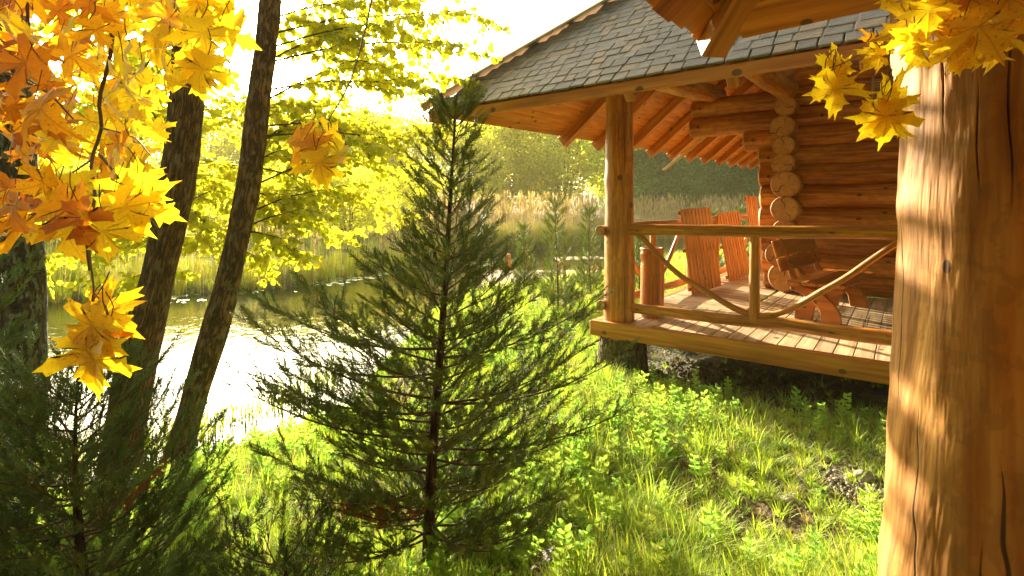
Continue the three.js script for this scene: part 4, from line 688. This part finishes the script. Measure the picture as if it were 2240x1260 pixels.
  tag(instanced(scene, 'sedge', green, M.reedGreen, SM), 'upright green sedge blades at the near water edge', 'sedge', null, 'stuff');
  // floating weed near the far shore and off the pier
  const pad = new THREE.CircleGeometry(1, 9).rotateX(-Math.PI / 2), PM = [], PC = [];
  for (let i = 0; i < 1500; i++) { let x, z; if (i < 1000) { const k = 20 + Math.floor(R() * 7), a = POND[k], b = POND[k + 1], t = R(); x = lerp(a[0], b[0], t) + (R() - .3) * 1.3; z = lerp(a[1], b[1], t) + R() * R() * 1.6; } else { x = -1.2 + (R() + R() - 1) * 2.4; z = -22 + (R() + R() - 1) * 3; } if (pondDist(x, z) > -.03 || n2(x * 1.2, z * 1.2, 91) < .42) continue; const q = .03 + .11 * R() * R(); PM.push(new THREE.Matrix4().compose(V(x, WATER + .004 + .004 * R(), z), new THREE.Quaternion().setFromAxisAngle(UPV, R() * 6), V(q, 1, q))); const t = .7 + .7 * R(); PC.push(rgb(t, t, t)); }
  tag(instanced(scene, 'pond_weed', pad, M.pad, PM, PC), 'floating green pond weed near the far shore', 'pond weed', null, 'stuff');
  // gravel and crumbs of earth
  const stone = seed => { const g = new THREE.IcosahedronGeometry(1, 1), p = g.attributes.position; for (let i = 0; i < p.count; i++) { const v = V(p.getX(i), p.getY(i), p.getZ(i)), k = .75 + .5 * n2(v.x * 1.3 + seed * 7, v.y * 1.3 + v.z * 1.7, 70 + seed); p.setXYZ(i, v.x * k, v.y * k * .7, v.z * k * .85); } g.computeVertexNormals(); return g; };
  const ST = [stone(1), stone(2), stone(3)], SMs = [], SC = [];
  for (let i = 0; i < 2600; i++) { const a = R() * 6.28, q = Math.sqrt(R()), x = 2.3 + Math.cos(a) * q * .75, z = -3.15 + Math.sin(a) * q * .65; SMs.push(mat4(V(x, landY(x, z) + .004, z), V(R() - .5, R() - .5, R() - .5), R() * 6, .006 + .016 * R() * R())); const t = .6 + .8 * R(); SC.push(rgb(t, t * .95, t * .88)); }
  for (let i = 0; i < 1500; i++) { const x = .6 + 2.4 * R(), z = -5.9 + 3.4 * R(); SMs.push(mat4(V(x, landY(x, z), z), V(R() - .5, R() - .5, R() - .5), R() * 6, .004 + .014 * R() * R() * R())); const t = .3 + .5 * R(); SC.push(rgb(t, t * .75, t * .5)); }
  tag(instanced(scene, 'gravel', ST[0], M.stone, SMs, SC), 'loose gravel and crumbs of earth beside the log post', 'gravel', null, 'stuff');
  const CM = [], CC = []; for (let i = 0; i < 1100; i++) { const p = toWorld(.35 + 1.9 * R(), 0, -.7 + 1.0 * R()); CM.push(mat4(V(p.x, landY(p.x, p.z) + .01, p.z), V(R() - .5, R() - .5, R() - .5), R() * 6, .008 + .05 * R() * R() * R())); const t = .7 + .7 * R(); CC.push(rgb(t * 1.1, t, t * .9)); }
  tag(instanced(scene, 'earth_clods', ST[1], M.soil, CM, CC), 'crumbly brown earth clods under the porch edge', 'earth', null, 'stuff');
  for (const [u, v, r, k, lab] of [[1888, 1048, .055, 0, 'pale flat stone lying in the shade beside the log post'], [1722, 1098, .038, 1, 'small pale stone on the grass left of the gravel'], [1906, 1078, .032, 2, 'knobbly stone on the gravel nearest the log post'], [1210, 1248, .10, 1, 'brown rounded stone at the foot of the middle juniper']]) { const p = base(u, v, 0), m = part(scene, numbered('stone'), ST[k], k === 1 && r > .09 ? M.rock : M.stone); m.position.set(p[0], p[1] + r * .3, p[2]); m.scale.set(r * 1.3, r, r); m.rotation.y = u; tag(m, lab, 'stone', 'stones on the bank'); }
}
// ------------------------------------------------------------------ the pier with its table
{
  const p = thing('pier', 'low sunlit plank pier at the pond edge beyond the conifers', 'pier', [-.9, -.36, -13.5]), R = rng(950);
  for (let i = 0; i < 26; i++) board(p, 'plank', V(0, -.02, -.07 - i * .145), V(4.6, -.02, -.07 - i * .145), .136, .035, M.deck[Math.floor(R() * 3)], UPV, i, .004);
  for (const x of [.3, 2.3, 4.3]) board(p, 'bearer', V(x, -.1, 0), V(x, -.1, -3.8), .1, .12, M.beam, UPV, 4, .005);
  for (const [x, z] of [[.3, -.2], [2.3, -.2], [4.3, -.2], [.3, -3.6], [2.3, -3.6], [4.3, -3.6]]) straightLog(p, 'pile', V(x, -1.1, z), V(x, -.165, z), .07, .07, 960 + x * 3, LOGD, { segs: 6, radial: 10 });
  const mp = (u, v0, v1, d, s) => { const a = at(u, v0, d).sub(p.position), h = a.clone(); h.y = -1.2; const m = straightLog(p, 'mooring_post', h, a, .085, .08, s, LOGP, { segs: 8, radial: 14 }); return m; };
  mp(1112, 556, 0, 17.4, 971); mp(1153, 548, 0, 17.5, 972);
  const t = thing('picnic_table', 'low wooden picnic table standing on the pier', 'table', [1.95, -.365, -14.9], .25);
  for (let i = 0; i < 5; i++) board(t, 'top_plank', V(-.75, .62, -.34 + i * .17), V(.75, .62, -.34 + i * .17), .155, .035, M.deck[i % 3], UPV, i + 70, .004);
  for (const x of [-.55, .55]) { for (const s of [-1, 1]) board(t, 'leg', V(x, 0.01, s * .34), V(x, .60, s * .12), .05, .10, M.board, V(1, 0, 0), 3, .004); board(t, 'cross_bar', V(x, .575, -.36), V(x, .575, .36), .045, .05, M.board, UPV, 4, .004); }
  const gy = landY(1.9, -14.5);
}

// ------------------------------------------------------------------ autumn maple sprays hanging into the view
const MAPLE = (() => {
  const half = [[.02, 0], [.14, -.06], [.27, -.05], [.45, -.12], [.36, .02], [.40, .09], [.19, .19], [.40, .27], [.47, .22], [.57, .30], [.82, .38], [.66, .43], [.64, .55], [.47, .49], [.15, .44], [.19, .60], [.32, .73], [.20, .74], [.17, .88], [.08, .90], [0, 1.12]];
  const out = []; for (const s of [0, 1, 2, 3, 4, 5, 6, 7]) {
    const R = rng(1000 + s), rim = [...half.map(p => [p[0], p[1]]), ...half.slice(1, -1).reverse().map(p => [-p[0], p[1]])].map(([x, y]) => [x * (.92 + .16 * R()) + .03 * (R() - .5), y + .03 * (R() - .5)]);
    const cup = (R() - .35) * 1.3, fold = .1 + .55 * R(), tw = (R() - .5) * 1.1, droop = .15 + .8 * R();
    const b = (x, y) => V(x, y - .15 * droop * Math.max(0, y - .4), fold * Math.abs(x) * .6 - cup * (x * x + (y - .3) ** 2) * .7 + tw * x * (y - .3) + .035 * Math.sin(x * 9 + s) * Math.sin(y * 8 + s * 2) - droop * .5 * Math.max(0, y - .45) ** 2 * 2);
    const p = [], uv = [], idx = [], n = rim.length, c = [0, .32], put = (x, y) => { const q = b(x, y); p.push(q.x, q.y, q.z); uv.push(clamp(.5 + x * .55, .01, .99), clamp((y + .15) / 1.3, .01, .99)); };
    put(...c); for (const f of [.33, .67, 1]) for (const [x, y] of rim) put(lerp(c[0], x, f), lerp(c[1], y, f));
    for (let i = 0; i < n; i++) { const j = (i + 1) % n; idx.push(0, 1 + i, 1 + j); for (let k = 0; k < 2; k++) { const a = 1 + k * n; idx.push(a + i, a + n + i, a + n + j, a + i, a + n + j, a + j); } }
    out.push(geom(p, uv, idx));
  } return out;
})();
function spray(label, twigs, leaves, root = [0, 0, 0]) {
  const o = thing('maple_spray', label, 'maple branch', root), O = V(...root); let k = 0;
  for (const [pts, r] of twigs) part(o, 'twig', sweep(pts.map(p => at(...p).sub(O)), t => lerp(r, r * .45, t), { segs: 20, radial: 7, cap: false }), r > .004 ? M.twig : M.twigGrey);
  const R = rng(label.length * 31 + leaves.length);
  const stems = [];
  for (const [u, v, d, size, rot, mat, tilt = .5] of leaves) {           // base of the blade at u, v; size in metres; rot 0 hangs straight down
    const m = part(o, 'leaf', MAPLE[k++ % 8], M.maple[mat]); m.position.copy(at(u, v, d).sub(O)); m.scale.setScalar(size);
    m.rotation.set((R() - .5) * 2 * tilt, (R() - .5) * 2 * tilt, Math.PI + rot, 'XYZ');
    const a = m.position.clone(), bdir = V(Math.sin(rot) * .6 + (R() - .5) * .4, 1, (R() - .5) * .5).normalize(); stems.push(sweep([a, a.clone().addScaledVector(bdir, size * .3).add(V((R() - .5) * .02, 0, 0)), a.clone().addScaledVector(bdir, size * .6)], t => .0011, { segs: 4, radial: 4, cap: false }));
  }
  part(o, 'leaf_stalks', mergeGeometries(stems), M.twigRed, 'stuff');
}
{
  const R = rng(1100), poly = [[-60, -60], [500, -60], [470, 60], [520, 180], [470, 230], [420, 190], [330, 280], [350, 350], [300, 440], [300, 520], [200, 540], [70, 520], [-60, 560]];
  const inside = (x, y) => { let c = false; for (let i = 0, j = poly.length - 1; i < poly.length; j = i++) { const [ax, ay] = poly[i], [bx, by] = poly[j]; if ((ay > y) !== (by > y) && x < (bx - ax) * (y - ay) / (by - ay) + ax) c = !c; } return c; };
  const L = []; let tries = 0; const cand = [];
  while (L.length < 165 && tries++ < 9000) {
    const u = -60 + 580 * R(), v = -70 + 560 * R(); if (!inside(u, v + 60)) continue;
    const d = .95 + 1.1 * R(); if (cand.some(([a, b, c]) => Math.hypot(a - u, b - v) < 24 && Math.abs(c - d) < .5)) continue; cand.push([u, v, d]);
    const q = u / 400 + (R() - .5) * .75 - Math.max(0, v - 250) * 0; const mat = q > .62 ? (R() < .5 ? 0 : 1) : q > .34 ? (R() < .45 ? 0 : 2) : q > .1 ? (R() < .5 ? 2 : 3) : R() < .42 ? 3 : R() < .5 ? 4 : 2;
    L.push([u, v, d, (.054 + .050 * R()) * Math.sqrt(d), (R() - .5) * 3.0, mat, 1.1]);
  }
  L.push([440, 40, 1.0, 0.091, .15, 1, .4], [455, 120, .98, 0.087, -.35, 1, .3], [410, 110, 1.02, 0.091, .3, 1, .3], [300, 380, 1.0, 0.091, -.3, 1, .4], [250, 420, .96, 0.099, .5, 1, .3], [170, 440, .9, 0.091, .2, 3, .3], [120, 430, .95, 0.099, .9, 2, .4], [225, 470, .9, 0.091, -.1, 1, .3]);
  spray('dense orange and yellow maple spray filling the upper left corner', [
    [[[250, -80, 1.3], [247, 60, 1.3], [240, 130, 1.3], [217, 220, 1.28], [222, 280, 1.26], [200, 350, 1.2], [208, 430, 1.1], [190, 520, 1.0], [196, 590, .95]], .0055],
    [[[50, -80, 1.4], [60, 60, 1.4], [30, 170, 1.4], [100, 200, 1.38], [160, 260, 1.35]], .0045], [[[240, 130, 1.3], [300, 160, 1.25], [390, 40, 1.2], [440, 20, 1.1]], .003], [[[222, 280, 1.26], [290, 300, 1.2], [330, 340, 1.1]], .0025], [[[200, 350, 1.2], [120, 400, 1.1], [60, 420, 1.05]], .0025], [[[-60, 160, 1.3], [40, 165, 1.3], [110, 205, 1.3]], .004], [[[220, 340, 1.35], [265, 395, 1.35], [300, 440, 1.35], [345, 500, 1.35]], .004]
  ], L, [at(250, -80, 1.3).x, at(250, -80, 1.3).y, -1.3]);
  spray('yellow maple spray hanging lowest at the left in front of the alder trunk', [[[[190, 480, .95], [196, 560, .92], [205, 640, .9], [200, 690, .9]], .0024], [[[205, 640, .9], [235, 680, .88], [240, 740, .88]], .0015]],
    [[205, 655, .90, 0.092, .75, 0, .25], [235, 690, .86, 0.084, -.9, 0, .25], [215, 700, .90, 0.076, .05, 3, .3], [185, 730, .87, 0.096, .35, 1, .2], [220, 745, .86, 0.100, -.12, 1, .2], [240, 700, .88, 0.080, -.5, 0, .3], [200, 665, .93, 0.072, 1.4, 2, .3]], [at(190, 480, .95).x, at(190, 480, .95).y, -.95]);
  spray('small yellow maple spray hanging in front of the pond left of the juniper', [[[[830, -90, 1.7], [800, 60, 1.66], [765, 180, 1.6], [720, 260, 1.5], [690, 310, 1.4], [680, 340, 1.35]], .0032], [[[720, 260, 1.5], [640, 290, 1.4]], .0016], [[[690, 300, 1.4], [760, 320, 1.4]], .0014]],
    [[665, 305, 1.35, .09, .8, 2, .4], [690, 330, 1.32, .10, .35, 1, .3], [700, 340, 1.34, .095, -.2, 1, .3], [755, 318, 1.36, .085, -.7, 1, .5], [640, 295, 1.38, .085, 1.2, 2, .5], [680, 270, 1.42, .08, .1, 0, .6], [740, 290, 1.4, .075, -1.4, 0, .6]], [at(830, -90, 1.7).x, at(830, -90, 1.7).y, -1.7]);
  spray('bright yellow maple spray hanging beside the cabin wall left of the log post', [[[[2100, 20, 1.02], [2040, 70, 1.04], [1980, 95, 1.06], [1930, 98, 1.08], [1880, 120, 1.08], [1840, 140, 1.1], [1810, 150, 1.1]], .0022], [[[1948, 98, 1.07], [1942, 160, 1.06], [1932, 210, 1.05]], .0013], [[[1905, 105, 1.08], [1896, 88, 1.08]], .0012]],
    [[1896, 92, 1.08, 0.039, 2.5, 2, .3], [1805, 150, 1.1, 0.086, .85, 1, .2], [1815, 165, 1.09, 0.090, .2, 0, .2], [1830, 170, 1.08, 0.086, -.25, 1, .2], [1848, 140, 1.1, 0.069, -.8, 1, .25], [1800, 140, 1.12, 0.060, 1.6, 0, .3], [1915, 100, 1.08, 0.056, .35, 0, .2], [1925, 104, 1.07, 0.052, -.4, 1, .2], [1928, 195, 1.06, 0.073, 1.3, 1, .2], [1935, 215, 1.05, 0.086, .55, 1, .2], [1940, 222, 1.04, 0.095, -.05, 1, .2], [1945, 230, 1.05, 0.086, -.6, 0, .2]], [at(2100, 20, 1.02).x, at(2100, 20, 1.02).y, -1.02]);
  const LR = []; const R3 = rng(1200); for (let i = 0; i < 26; i++) LR.push([1985 + 260 * R3(), -50 + 130 * Math.pow(R3(), 1.2), .86 + .12 * R3(), .05 + .048 * R3(), (R3() - .5) * 2.0, [0, 1, 0, 2, 1][Math.floor(R3() * 5)], .5]);
  LR.push([2100, 60, .9, 0.085, .1, 1, .25], [2140, 70, .9, 0.076, -.4, 1, .25], [2075, 80, .9, 0.072, .5, 1, .3], [2190, 50, .9, 0.085, -.5, 0, .3], [1985, 60, 0.92, 0.060, .3, 1, .3]);
  spray('golden maple spray across the top of the log post', [[[[2280, -80, .92], [2200, -20, .94], [2100, 20, 1.02], [2080, 60, .95]], .003], [[[2200, -20, .94], [2170, 50, .93], [2160, 90, .92]], .0016]], LR, [at(2280, -80, .98).x, at(2280, -80, .98).y, -.98]);
}

scene.traverse(o => { if (o.isMesh) { o.castShadow = true; o.receiveShadow = true; } });
renderer.render(scene, camera);
